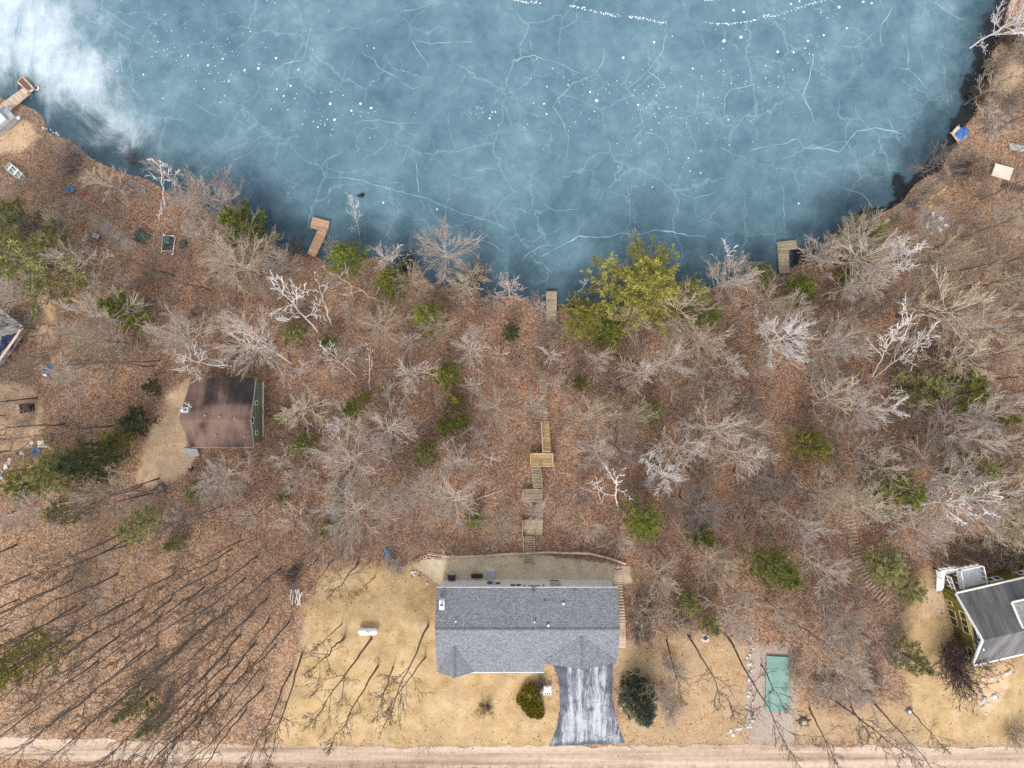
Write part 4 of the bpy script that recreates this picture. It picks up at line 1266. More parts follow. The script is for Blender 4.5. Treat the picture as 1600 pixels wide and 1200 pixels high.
# garden stair of log treads near the green house, curving down through the shrubs
gs = thing('garden_steps', 'long curved run of log steps in the brush left of the olive-green house', 'steps', tuple(G(1348, 880)))
cv = [(1325, 795), (1330, 825), (1333, 848), (1340, 875), (1352, 902), (1366, 922), (1388, 944)]
pts = []
for (a, b), (c, d) in zip(cv[:-1], cv[1:]):
    n = max(2, int(math.hypot(c - a, d - b) / 5.2))
    pts += [(a + (c - a) * i / n, b + (d - b) * i / n, math.atan2(d - b, c - a)) for i in range(n)]
for i, (a, b, th) in enumerate(pts):
    g = G(a, b)
    s = Vector((math.sin(th), math.cos(th), 0)) * .55
    MB().tube([g - s + Vector((0, 0, .04)), g + s + Vector((0, 0, .04))], .095, 6).build('log_tread', M['bark_tan'], gs)
gs2 = thing('garden_steps', 'short straight run of half-buried log steps in the woods below the white-limbed tree', 'steps', tuple(G(1272, 580)))
for i in range(12):
    g = G(1262 + 2.2 * i, 560 + 5.4 * i)
    MB().tube([g + Vector((-.7, 0, .0)), g + Vector((.7, 0, .0))], .07, 6).build('log_tread', M['deck_grey'], gs2)

# ------------------------------------------------------------------ things in the gardens
pt = thing('propane_tank', 'white capsule propane tank lying on the yellow lawn left of the grey-roofed house', 'propane tank', (-16.2, -27.85, 0))
prof = [(-1.13, .02), (-1.10, .16), (-1.0, .30), (-.85, .38), (-.7, .40), (.7, .40), (.85, .38), (1.0, .30), (1.10, .16), (1.13, .02)]
MB().tube([(-16.2 + a, -27.85, .62) for a, r in prof], [r for a, r in prof], 16).build('tank', M['white_paint'], pt, True)
MB().tube([(-16.2, -27.85, 1.0), (-16.2, -27.85, 1.14)], .15, 10).build('dome', M['steel'], pt)
for a in (-.6, .6):
    MB().box((-16.2 + a, -27.85, .13), (.12, .6, .28)).build('foot', M['concrete'], pt)

def stone_set(name, label, pts, rmin, rmax, mats, cat='stones', jitter=2.0):
    t = thing(name, label, cat, tuple(G(*pts[0][:2])))
    for i, p in enumerate(pts):
        g = G(p[0] + random.uniform(-jitter, jitter), p[1] + random.uniform(-jitter, jitter))
        r = random.uniform(rmin, rmax)
        MB().blob((g.x, g.y, g.z + r * .25), (r * random.uniform(.8, 1.3), r * random.uniform(.8, 1.3), r * .7), random.randrange(9999), .22, 7, 4).build('stone', M[random.choice(mats)], t)
    return t
row = [(1172 + 3 * math.sin(i * .5), 1008 + 2.15 * i) for i in range(62)]
stone_set('stone_row', 'row of pale rubble stones edging the gravel strip beside the green platform', row, .10, .22, ['pale_stone', 'stone'], 'stone row', 3.5)
stone_set('stone_row', 'pale rubble stones curving across the lower end of the right lawn', [(1168 - 2.6 * i, 1132 + 1.3 * i + 3 * math.sin(i)) for i in range(14)], .10, .20, ['pale_stone'], 'stone row', 3)
stone_set('fire_ring', 'ring of grey stones round a fire pit on the right shore', [(1460 + 12 * math.cos(i * .45), 346 + 11 * math.sin(i * .45)) for i in range(14)] + [(1470, 360), (1478, 352), (1455, 365), (1448, 356)], .18, .34, ['stone', 'pale_stone'], 'fire ring', 1.5)
stone_set('stone_edging', 'curved edging of sandy stones by the bank on the right shore', [(1452, 322), (1451, 316), (1453, 310), (1457, 306), (1462, 304), (1466, 302), (1470, 299), (1474, 297)], .18, .30, ['yellow_stone'], 'stones', .8)
stone_set('stone_row', 'line of bright white boulders on the bank at the left edge above the green thicket', [(3, 741), (5, 737), (8, 732), (10, 727), (1, 747), (-2, 754), (17, 717), (14, 724), (25, 710), (34, 707)], .16, .30, ['snow', 'stone', 'pale_stone'], 'stone row', 1)
stone_set('stone_row', 'small grey boulders on the yellow lawn below the broken timber steps', [(644, 894), (647, 898), (654, 901), (650, 893), (667, 911)], .16, .28, ['pale_stone', 'stone'], 'stones', .6)
stone_set('rock_garden', 'triangular rock bed with stones on the yellow lawn below the olive-green house', [(1576, 1050), (1572, 1052), (1545, 1056), (1550, 1060), (1534, 1060), (1538, 1092), (1540, 1098), (1536, 1104), (1540, 1116), (1546, 1100), (1560, 1066), (1565, 1055), (1552, 1088), (1558, 1092)], .12, .30, ['pale_stone', 'stone'], 'rock garden', 1)
stone_set('stone_row', 'loose white stones strung along the bank beside the snowy ice', [(72, 202), (79, 204), (84, 207), (88, 209), (92, 211), (68, 200)], .10, .2, ['snow', 'pale_stone'], 'stones', 1)
fp = stone_set('fire_pit', 'small round dark fire pit at the top of the right lawn', [(1102 + 5.5 * math.cos(i * .7), 996 + 5.0 * math.sin(i * .7)) for i in range(9)], .12, .2, ['stone', 'pale_stone'], 'fire pit', .5)
g = G(1102, 996)
MB().tube([(g.x, g.y, g.z + .02), (g.x, g.y, g.z + .07)], .30, 10).build('ash', M['black'], fp)

ub = thing('utility_box', 'small white box with dark round openings between the round shrubs and driveway', 'box', tuple(G(855, 1076)))
x, y = ub.location.x, ub.location.y
MB().box((x, y, .30), (.86, .95, .60)).build('box', M['white_paint'], ub)
MB().box((x - .08, y + .18, .62), (.50, .42, .06)).build('vent_panel', M['steel'], ub)
for i in range(3):
    MB().tube([(x - .24 + .24 * i, y - .33, .59), (x - .24 + .24 * i, y - .33, .64)], .085, 8).build('opening', M['black'], ub)
gb = thing('planter', 'grey-green square planter box touching the small white box by the shrubs', 'planter', tuple(G(846, 1077)))
x, y = gb.location.x, gb.location.y
MB().box((x, y, .2), (.62, .75, .42)).build('box', M['dark_green'], gb)
MB().box((x, y, .42), (.5, .62, .05)).build('soil', M['grey_tarp'], gb)
for px, py, lb in ((841, 1073, 'upper white ball light in front of the planter box by the shrubs'), (841, 1079.5, 'lower white ball light in front of the planter box by the shrubs'), (824.5, 1068, 'larger cream stone ornament above the round olive shrubs')):
    g = G(px, py)
    t = thing('garden_light' if 'light' in lb else 'ornament', lb, 'light' if 'light' in lb else 'ornament', tuple(g))
    r = .13 if 'light' in lb else .17
    MB().tube([(g.x, g.y, g.z), (g.x, g.y, g.z + .3)], .05, 6).build('post', M['black'], t)
    MB().blob((g.x, g.y, g.z + .38), (r, r, r), 1, .06, 8, 6).build('globe', M['white_paint'] if 'light' in lb else M['cream'], t, True)
bk = thing('bucket', 'small white bucket on the right lawn beside the dark spruce', 'bucket', tuple(G(1042, 1110)))
g = bk.location
MB().tube([(g.x, g.y, 0), (g.x, g.y, .30), (g.x, g.y, .34)], [.14, .18, .17], 10).build('pail', M['white_paint'], bk, True)
MB().tube([(g.x, g.y, .342), (g.x, g.y, .35)], .15, 10).build('lid', M['steel'], bk)

# green plank platform right of the lawn
gp = thing('platform', 'pale green rectangular plank platform lying on the gravel beside the stone row', 'platform', tuple(G(1215, 1070)))
q = [P(1198, 1025, .28), P(1234, 1027, .28), P(1232, 1114, .28), P(1196, 1112, .28)]
n = 13
for i in range(n):
    a, b = i / n, (i + .955) / n
    c = [q[0].lerp(q[1], a), q[0].lerp(q[1], b), q[3].lerp(q[2], b), q[3].lerp(q[2], a)]
    dz = random.uniform(-.006, .006)
    MB().prism([(p.x, p.y) for p in c], .22 + dz, .28 + dz).build('plank', M['green_metal'], gp)
for u in (.04, .2, .5, .8, .96):
    MB().beam(q[0].lerp(q[3], u) - Vector((0, 0, .14)), q[1].lerp(q[2], u) - Vector((0, 0, .14)), .09, .15).build('bearer', M['deck_grey'], gp)

# furniture and oddments on the left bank
def table(px, py, rot, label, mat, benches=True, L_=1.7):
    g = G(px, py)
    t = thing('picnic_table', label, 'table', tuple(g))
    d = Vector((math.cos(rot), math.sin(rot), 0)); s = Vector((-d.y, d.x, 0))
    for i in range(4):
        o = s * (-.3 + .2 * i) + Vector((0, 0, .74))
        MB().beam(g + o - d * L_ / 2, g + o + d * L_ / 2, .18, .05).build('board', mat, t)
    if benches:
        for k in (-1, 1):
            o = s * k * .72 + Vector((0, 0, .44))
            MB().beam(g + o - d * L_ / 2, g + o + d * L_ / 2, .25, .05).build('bench', mat, t)
    for k in (-1, 1):
        MB().beam(g + d * k * L_ * .35 - s * .7, g + d * k * L_ * .35 + s * .3 + Vector((0, 0, .72)), .08, .08).build('leg', mat, t)
        MB().beam(g + d * k * L_ * .35 + s * .7, g + d * k * L_ * .35 - s * .3 + Vector((0, 0, .72)), .08, .08).build('leg', mat, t)
table(225, 371, -.5, 'dark green picnic table on the gravel patch left of the paddle boat', M['dark_green'])
table(73, 693, 0, 'pale pinkish-grey table top at the left edge clearing above the green thicket', M['cream'], False, 1.15)
def chair(px, py, rot, label, mat, cat='chair'):
    g = G(px, py)
    t = thing('chair', label, cat, tuple(g))
    d = Vector((math.cos(rot), math.sin(rot), 0)); s = Vector((-d.y, d.x, 0))
    for i in range(3):
        o = d * (-.16 + .16 * i) + Vector((0, 0, .42))
        MB().beam(g + o - s * .28, g + o + s * .28, .15, .04).build('seat_slat', mat, t)
    for i in range(3):
        o = s * (-.18 + .18 * i)
        MB().beam(g + o - d * .25 + Vector((0, 0, .42)), g + o - d * .5 + Vector((0, 0, .95)), .15, .04).build('back_slat', mat, t)
    for k in (-1, 1):
        MB().beam(g + s * k * .34 - d * .3 + Vector((0, 0, .62)), g + s * k * .34 + d * .3 + Vector((0, 0, .62)), .1, .04).build('armrest', mat, t)
        MB().beam(g + s * k * .3 + d * .25, g + s * k * .3 + d * .25 + Vector((0, 0, .6)), .06, .06).build('leg', mat, t)
        MB().beam(g + s * k * .3 - d * .35, g + s * k * .3 - d * .25 + Vector((0, 0, .6)), .06, .06).build('leg', mat, t)
chair(606, 862, 1.2, 'blue plastic chair in the leaves left of the broken timber steps', M['sky_blue'])
chair(614, 878, .4, 'faded blue-grey chair in the brush below the blue chair', M['steel'])
chair(115, 297, .8, 'dark blue chair beside a red mat near the left shore', M['sky_blue'])
chair(52, 692, 2.5, 'cream chair beside the pale table top at the left edge clearing', M['cream'])
chair(62, 703, 1.0, 'light blue chair just below the pale table top at the left edge clearing', M['sky_blue'])
t = thing('floor_mat', 'faded red mat lying on the leaves near the left shore', 'mat', tuple(G(128, 304)))
q = [G(120, 306), G(133, 297), G(137, 303), G(126, 311)]
MB().add([(p.x, p.y, p.z + .06) for p in q] + [(p.x, p.y, p.z + .02) for p in q], [(0, 1, 2, 3), (7, 6, 5, 4), (0, 4, 5, 1), (1, 5, 6, 2), (2, 6, 7, 3), (3, 7, 4, 0)]).build('mat', M['red'], t)
def crate(px, py, d, rot, label, mat, lid, name='storage_bin', cat='bin'):
    g = G(px, py)
    t = thing(name, label, cat, tuple(g))
    MB().box((g.x, g.y, g.z + d[2] / 2), d, rot).build('body', mat, t)
    MB().box((g.x, g.y, g.z + d[2] + .04), (d[0] * 1.06, d[1] * 1.06, .08), rot).build('lid', lid, t)
    MB().box((g.x, g.y, g.z + d[2] + .10), (d[0] * .5, .05, .05), rot).build('handle', M['black'], t)
crate(154, 370, (.75, .5, .5), -.4, 'dark grey storage bin among the left trees beside the gravel patch', M['black'], M['steel'])
crate(288, 383, (.85, .65, .45), .3, 'dark grey covered bin just right of the paddle boat', M['black'], M['dark_green'])
t = thing('sled', 'blue plastic sled with a white end on the leaves at the left edge', 'sled', tuple(G(76, 578)))
A, B = G(72, 586), G(80, 571)
d = (B - A).normalized(); s = Vector((-d.y, d.x, 0))
MB().beam(A + Vector((0, 0, .1)), B + Vector((0, 0, .1)), .55, .06).build('tray', M['sky_blue'], t)
for k in (-1, 1):
    MB().beam(A + s * k * .28 + Vector((0, 0, .2)), B + s * k * .28 + Vector((0, 0, .2)), .06, .18).build('side', M['sky_blue'], t)
MB().beam(A - s * .28 + Vector((0, 0, .18)), A + s * .28 + Vector((0, 0, .18)), .25, .12).build('bow', M['white_paint'], t)
MB().box((B.x - d.x * .4, B.y - d.y * .4, B.z + .2), (.3, .35, .12), .9).build('seat_pad', M['navy'], t)
t = thing('garden_cart', 'faded red garden cart with white wheels at the left edge clearing', 'cart', tuple(G(42, 638)))
g = t.location
MB().box((g.x, g.y, g.z + .45), (.7, .9, .12), .35).build('bed', M['red'], t)
MB().box((g.x - .3, g.y + .05, g.z + .6), (.07, .9, .3), .35).build('side', M['red'], t)
for a, b in ((-.35, .3), (.45, .25), (.35, -.42), (-.42, -.35)):
    MB().tube([(g.x + a - .07, g.y + b, g.z + .25), (g.x + a + .07, g.y + b, g.z + .25)], .25, 10).build('wheel', M['white_paint'] if a > 0 else M['black'], t)
MB().beam((g.x - .4, g.y + .1, g.z + .5), (g.x - .95, g.y + .25, g.z + .7), .06, .06).build('handle', M['steel'], t)
crate(50, 637, (.6, 1.0, .9), .1, 'black covered stand beside the faded red cart', M['black'], M['black'])
crate(31, 636, (.3, .55, .3), .2, 'small pinkish cooler left of the faded red cart', M['cream'], M['cream'], 'cooler', 'cooler')
t = thing('tripod_grill', 'black kettle grill with a white lid edge on the path below the cabin', 'grill', tuple(G(303, 731)))
g = t.location
MB().blob((g.x, g.y, g.z + .75), (.30, .30, .24), 3, .04, 10, 6).build('kettle', M['black'], t, True)
MB().tube([(g.x - .12, g.y + .2, g.z + .9), (g.x + .12, g.y + .2, g.z + .94)], .05, 6).build('handle', M['white_paint'], t)
for i in range(3):
    a = i * 2.1
    MB().beam((g.x + .15 * math.cos(a), g.y + .15 * math.sin(a), g.z + .6), (g.x + .4 * math.cos(a), g.y + .4 * math.sin(a), g.z), .05, .05).build('leg', M['black'], t)
def stump(px, py, r, label, ring='deck_old', body='bark_dark', h_=.35):
    g = G(px, py)
    t = thing('stump', label, 'stump', tuple(g))
    k = 11
    q = random.Random(int(px * 7 + py))
    rr = [r * q.uniform(.75, 1.15) for _ in range(k)]
    lo = [(g.x + 1.3 * rr[i] * math.cos(2 * math.pi * i / k), g.y + 1.3 * rr[i] * math.sin(2 * math.pi * i / k), g.z - .3) for i in range(k)]
    hi = [(g.x + rr[i] * math.cos(2 * math.pi * i / k), g.y + rr[i] * math.sin(2 * math.pi * i / k), g.z + h_ * q.uniform(.8, 1.1)) for i in range(k)]
    MB().hexa(lo, hi).build('bark', M[body], t)
    MB().prism([(g.x + .6 * (p[0] - g.x), g.y + .6 * (p[1] - g.y)) for p in hi], g.z + h_ * .8, g.z + h_ * 1.1 + .02).build('cut_face', M[ring], t)
    for i in range(6):
        a = i * 1.05 + q.uniform(-.3, .3)
        MB().tube([(g.x + r * .8 * math.cos(a), g.y + r * .8 * math.sin(a), g.z + h_ * .35), (g.x + r * 1.9 * math.cos(a + .2), g.y + r * 1.9 * math.sin(a + .2), g.z + .02)], [r * .22, r * .05], 5).build('root', M[body], t)
stump(1255, 1127, .50, 'rotten black stump with a pale hollow on the brown strip right of the green platform')
stump(252, 762, .50, 'grey hollow stump on the path below the brown-roofed cabin', 'deck_grey', 'bark_grey')
stump(674, 585, .16, 'freshly cut pale stump beside the young green pines above the stairs', 'deck_pink', 'bark_brown', .5)
stump(565, 303, .30, 'black stump with pale broken tips poking through the ice off the brown dock', 'bark_white', 'bark_dark', .25)
stump(1419, 1110, .28, 'small grey-white stump at the edge of the far right yellow lawn', 'snow', 'bark_grey')
# birch logs
for i, (a, b, c, d) in enumerate(((456, 920, 454, 938), (460, 921, 457, 943), (467, 919, 462, 942), (468, 921, 470, 945), (473, 924, 465, 945), (463, 920, 468, 944))):
    p, q = G(a, b), G(c, d)
    t = thing('birch_log', ['leftmost short white birch log of the heap at the left lawn edge', 'second white birch log from the left in the heap at the lawn edge', 'white birch log in the middle of the heap at the left lawn edge', 'white birch log second from the right in the heap at the lawn edge', 'rightmost slanting white birch log of the heap at the left lawn edge', 'white birch log lying across the others in the heap at the lawn edge'][i], 'log', tuple(p), 'white birch logs heaped beside the lawn')
    MB().tube([p + Vector((0, 0, .12 + .04 * i)), q + Vector((0, 0, .12 + .03 * i))], [.075, .065], 7).build('bark', M['bark_white'], t)
    for e, f in ((p, q), (q, p)):
        n = (e - f).normalized()
        e2 = e + Vector((0, 0, .12 + (.04 if e is p else .03) * i))
        MB().tube([e2, e2 + n * .015], .055, 7).build('cut_end', M['deck_pink'], t)
# left edge: fenced deck with tarps
ld = thing('deck', 'grey weathered house deck with a timber rail at the left edge of the picture'.replace(' of the picture', ' below the yellow pine'), 'deck', tuple(G(15, 530)))
zz = G(20, 520).z + 1.2
q = [P(a, b, zz) for a, b in ((-60, 462), (0, 480), (44, 513), (2, 572), (-60, 590))]
q4 = [q[0], q[2], q[3], q[4]]
n = 24
for i in range(n):
    a, b = i / n, (i + .95) / n
    c = [q[0].lerp(q[4], a), q[2].lerp(q[3], a), q[2].lerp(q[3], b), q[0].lerp(q[4], b)]
    MB().prism([(p.x, p.y) for p in c], zz - .06, zz).build('board', M['deck_grey'], ld)
MB().beam(up(q[0], .95), up(q[1], .95), .45, .10).build('rail', M['deck_grey'], ld)
MB().beam(up(q[1], .95), up(q[2], .95), .42, .10).build('rail', M['deck_grey'], ld)
MB().beam(up(q[2], .95), up(q[3], .95), .28, .10).build('rail', M['deck_pink'], ld)
for a, b, m in ((q[1], q[2], 5), (q[2], q[3], 5)):
    for i in range(m + 1):
        c = a.lerp(b, i / m)
        MB().beam((c.x, c.y, zz - 1.5), (c.x, c.y, zz + .92), .12, .12).build('post', M['deck_grey'], ld)
def tarp(pxs, z, label, mat, hump=.35, seed=1, name='tarp'):
    q = [P(a, b, z) for a, b in pxs]
    t = thing(name, label, 'tarp', tuple(q[0]))
    r = random.Random(seed)
    N_ = 9
    vs = []
    for j in range(N_):
        for i in range(N_):
            u, v = i / (N_ - 1), j / (N_ - 1)
            p = q[0].lerp(q[1], u).lerp(q[3].lerp(q[2], u), v)
            e = min(u, v, 1 - u, 1 - v) * 2
            vs.append((p.x + r.uniform(-.06, .06), p.y + r.uniform(-.06, .06), z + .02 + hump * min(1, e * 2.2) * r.uniform(.55, 1.2)))
    fs = [(j * N_ + i, j * N_ + i + 1, (j + 1) * N_ + i + 1, (j + 1) * N_ + i) for j in range(N_ - 1) for i in range(N_ - 1)]
    fs = [f[::-1] for f in fs]
    MB().add(vs, fs).build('sheet', mat, t)
    return t
tarp([(-40, 530), (4, 540), (-2, 572), (-40, 580)], zz, 'crumpled navy blue tarp on the grey deck at the left edge', M['navy'], .5, 3)
tarp([(2, 526), (28, 520), (20, 545), (0, 548)], zz, 'crumpled black and blue tarp on the upper grey deck at the left edge', M['navy'], .35, 5)
# right shore: blue covered boat, pale platform, grey canvas
bd = thing('dock', 'small rotten dock under the bright blue tarp on the right shore', 'dock', tuple(P(1500, 208, LAKE_Z)))
board_deck(bd, [P(a, b, -7.5) for a, b in ((1487, 206), (1497, 196), (1513, 212), (1500, 224))], 9, -7.5, M['deck_pink'], prop=LAKE_Z - .8)
tarp([(1491, 209), (1505, 198), (1514, 206), (1501, 221)], -7.45, 'bright blue tarp over a boat at the water edge on the right shore', M['blue'], .55, 8)
ct = thing('platform', 'cream square platform among the bare trees on the right shore', 'platform', tuple(G(1566, 269)))
zz = ct.location.z + .5
q = [P(a, b, zz) for a, b in ((1556, 255), (1585, 263), (1577, 282), (1549, 274))]
for i in range(6):
    a, b = i / 6, (i + .985) / 6
    c = [q[0].lerp(q[3], a), q[1].lerp(q[2], a), q[1].lerp(q[2], b), q[0].lerp(q[3], b)]
    MB().prism([(p.x, p.y) for p in c], zz - .08, zz).build('panel', M['cream'], ct)
for k in q:
    MB().beam((k.x, k.y, zz - .9), (k.x, k.y, zz - .08), .12, .12).build('leg', M['deck_grey'], ct)
tarp([(1576, 222), (1604, 228), (1606, 240), (1578, 234)], G(1590, 230).z + .1, 'long grey-white canvas cover at the right edge above the cream platform', M['grey_tarp'], .4, 6, 'canvas_cover')
rs = thing('plank_steps', 'dark reddish slatted steps at the right edge below the cream platform', 'steps', tuple(G(1590, 290)))
for i in range(12):
    a, b = G(1566 + 4 * i, 284 + .9 * i), G(1564 + 4 * i, 295 + .9 * i)
    MB().beam(up(a, .25), up(b, .25), .2, .05).build('slat', M['dark_mat'], rs)
for s in (286, 294):
    MB().beam(up(G(1564, s), .17), up(G(1612, s + 10), .17), .07, .1).build('stringer', M['dark_mat'], rs)
# brush ring
br = thing('brush_ring', 'round ring of piled brush with bare soil inside near the olive-green house', 'brush pile', tuple(G(1519, 832)))
g = br.location
mb = MB()
for i in range(420):
    a = random.uniform(0, 2 * math.pi)
    r = random.gauss(1.85, .14)
    z = random.uniform(.05, .75)
    da = random.uniform(.25, .5)
    mb.tube([(g.x + r * math.cos(a), g.y + r * math.sin(a), g.z + z), (g.x + (r + random.uniform(-.2, .2)) * math.cos(a + da), g.y + (r + random.uniform(-.2, .2)) * math.sin(a + da), g.z + z + random.uniform(-.15, .2))], [.022, .012], 3)
o = mb.build('twigs', M['bark_tan'], br); o['kind'] = 'stuff'
# ------------------------------------------------------------------ trees: shapes
class Paths:
    """collects tapered paths and meshes them together, a few sides each"""
    def __init__(s): s.g = {}
    def add(s, pts, rad, k):
        s.g.setdefault((len(pts), k), []).append((pts, rad))
    def arrays(s):
        V, F, base = [], [], 0
        for (n, k), lst in s.g.items():
            P_ = np.array([p for p, r in lst], float)              # m,n,3
            Rr = np.array([r for p, r in lst], float)              # m,n
            d = P_[:, -1] - P_[:, 0]
            d /= np.linalg.norm(d, axis=1, keepdims=True) + 1e-9
            a = np.where(np.abs(d[:, 2:3]) < .8, np.array([[0, 0, 1.]]), np.array([[1., 0, 0]]))
            u = np.cross(d, a); u /= np.linalg.norm(u, axis=1, keepdims=True) + 1e-9
            w = np.cross(d, u)
            th = np.arange(k) * 2 * math.pi / k
            ring = u[:, None, :] * np.cos(th)[None, :, None] + w[:, None, :] * np.sin(th)[None, :, None]     # m,k,3
            vv = P_[:, :, None, :] + ring[:, None] * Rr[:, :, None, None]                                     # m,n,k,3
            m = len(lst)
            idx = np.arange(m * n * k).reshape(m, n, k)
            q = np.stack([idx[:, :-1], np.roll(idx[:, :-1], -1, 2), np.roll(idx[:, 1:], -1, 2), idx[:, 1:]], -1).reshape(-1, 4)
            V.append(vv.reshape(-1, 3)); F.append(q + base)
            base += m * n * k
        return np.concatenate(V), np.concatenate(F)
    def mesh(s, name, mat):
        v, f = s.arrays()
        return mesh_np(name, v, f, mat)

def unit(v): 
    return v / (np.linalg.norm(v) + 1e-9)

def grow(ps, q, p, d, length, r0, n, wob, lift, k, tip=.35):
    """a wandering branch; returns its points"""
    pts, rad = [p.copy()], [r0]
    st = length / n
    d = unit(d)
    for i in range(n):
        d = unit(d + q.normal(0, wob, 3) + np.array([0, 0, lift]))
        p = p + d * st
        pts.append(p.copy()); rad.append(r0 * (1 - (1 - tip) * (i + 1) / n))
    ps.add(pts, rad, k)
    return pts, d

def bare_tree(seed, h, spread, start, limbs, branches, twigs, fine, rtrunk, rtwig, rise=.75, wob=.16, fork=.75, gone=0.0):
    q = np.random.default_rng(seed)
    tr, cr = Paths(), Paths()
    lean = q.normal(0, .03, 2)
    n = 9
    tp = [np.array([0, 0, -.6])]
    for i in range(n):
        t = (i + 1) / n
        tp.append(np.array([lean[0] * h * t + q.normal(0, .08), lean[1] * h * t + q.normal(0, .08), h * .93 * t]))
    tr.add(tp, [rtrunk * 1.25] + [rtrunk * (1 - .86 * ((i + 1) / n) ** .9) for i in range(n)], 7)
    def at(t):
        x = t * n
        i = min(int(x), n - 1)
        return tp[i] + (tp[i + 1] - tp[i]) * (x - i)
    az = q.uniform(0, 6.28)
    for i in range(limbs):
        t = start + (.99 - start) * ((i + q.uniform(0, .8)) / limbs)
        az += 2.4 + q.normal(0, .35)
        u = (t - start) / (1 - start)
        ln = spread * (1.02 - .50 * u) * q.uniform(.72, 1.2)
        el = rise * (.55 + .75 * u) + q.normal(0, .12)
        d = np.array([math.cos(az) * math.cos(el), math.sin(az) * math.cos(el), math.sin(el)])
        r = rtrunk * (.36 - .20 * u) * q.uniform(.8, 1.15)
        pts, dd = grow(cr, q, at(t), d, ln, r, 5, wob, .05, 5, .22)
        m = len(pts) - 1
        for j in range(branches):
            s = .22 + .78 * (j + q.uniform(0, .9)) / branches
            x = min(s, .999) * m
            a = int(x)
            p = pts[a] + (pts[a + 1] - pts[a]) * (x - a)
            dv_ = unit(pts[a + 1] - pts[a])
            sd = q.normal(0, 1, 3); sd -= dv_ * sd.dot(dv_)
            d2 = dv_ * q.uniform(.65, 1.0) + unit(sd) * q.uniform(.6, 1.15) * fork + np.array([0, 0, .14])
            l2 = ln * q.uniform(.26, .50) * (1.1 - .45 * s)
            r2 = max(rtwig * 1.6, r * .42 * (1.1 - .6 * s))
            p2, _ = grow(cr, q, p, d2, l2, r2, 3, wob * 1.1, .03, 4, .4)
            for e in range(twigs):
                s2 = .15 + .85 * (e + q.uniform(0, .9)) / twigs
                y = min(s2, .999) * 3
                b = int(y)
                p_ = p2[b] + (p2[b + 1] - p2[b]) * (y - b)
                dv2 = unit(p2[b + 1] - p2[b])
                sd = q.normal(0, 1, 3)
                d3 = dv2 * q.uniform(.7, 1.0) + unit(sd) * q.uniform(.5, 1.05) * fork + np.array([0, 0, .12])
                l3 = l2 * q.uniform(.32, .62)
                p3, _ = grow(cr, q, p_, d3, l3, rtwig * 1.25, 2, wob * 1.2, .02, 3, .6)
                for _f in range(fine):
                    z = q.uniform(.2, 1.9)
                    c = int(z)
                    p4 = p3[c] + (p3[c + 1] - p3[c]) * (z - c)
                    d4 = unit(p3[c + 1] - p3[c]) + q.normal(0, .5, 3) * fork + np.array([0, 0, .08])
                    cr.add([p4, p4 + unit(d4) * l3 * q.uniform(.35, .7)], [rtwig, rtwig * .6], 3)
    return tr, cr

def bush(seed, h, spread, stems, side, fine, r):
    q = np.random.default_rng(seed)
    st, cr = Paths(), Paths()
    for i in range(stems):
        a = q.uniform(0, 6.28)
        tilt = q.uniform(.1, .95)
        d = np.array([math.cos(a) * math.sin(tilt) * spread / h, math.sin(a) * math.sin(tilt) * spread / h, math.cos(tilt)])
        p = np.array([math.cos(a) * .25, math.sin(a) * .25, -.2])
        pts, _ = grow(st, q, p, d, h * q.uniform(.7, 1.15), r * q.uniform(.8, 1.4), 4, .14, .04, 4, .35)
        for j in range(side):
            x = q.uniform(.9, 3.95)
            c = int(x)
            p2 = pts[c] + (pts[c + 1] - pts[c]) * (x - c)
            d2 = unit(pts[c + 1] - pts[c]) * .8 + q.normal(0, .5, 3)
            p3, _ = grow(cr, q, p2, d2, h * q.uniform(.16, .36), r * .55, 2, .2, .03, 3, .6)
            for _f in range(fine):
                z = q.uniform(.3, 1.9)
                c2 = int(z)
                p4 = p3[c2] + (p3[c2 + 1] - p3[c2]) * (z - c2)
                cr.add([p4, p4 + unit(unit(p3[c2 + 1] - p3[c2]) + q.normal(0, .5, 3)) * h * q.uniform(.07, .16)], [r * .45, r * .3], 3)
    return st, cr

def tufts(centres, dirs, size, blades, width, q, up=.25, flat_=1.0):
    """needle tufts: thin blades fanned round a direction, one triangle pair each"""
    C = np.repeat(np.asarray(centres), blades, 0)
    Dd = np.repeat(np.asarray(dirs), blades, 0)
    n = len(C)
    sz = np.repeat(np.broadcast_to(np.asarray(size, float), (len(centres),)), blades) * q.uniform(.6, 1.15, n)
    d = Dd + q.normal(0, .55, (n, 3)) * np.array([1, 1, flat_]) + np.array([0, 0, up])
    d /= np.linalg.norm(d, axis=1, keepdims=True)
    s = np.cross(d, q.normal(0, 1, (n, 3)))
    s /= np.linalg.norm(s, axis=1, keepdims=True) + 1e-9
    b = C + q.normal(0, .06, (n, 3))
    w = (width * q.uniform(.7, 1.3, n))[:, None]
    t = b + d * sz[:, None]
    m = b + d * (sz * .55)[:, None]
    v = np.stack([b, m + s * w, t, m - s * w], 1).reshape(-1, 3)
    f = np.arange(n * 4).reshape(n, 4)
    return v, f

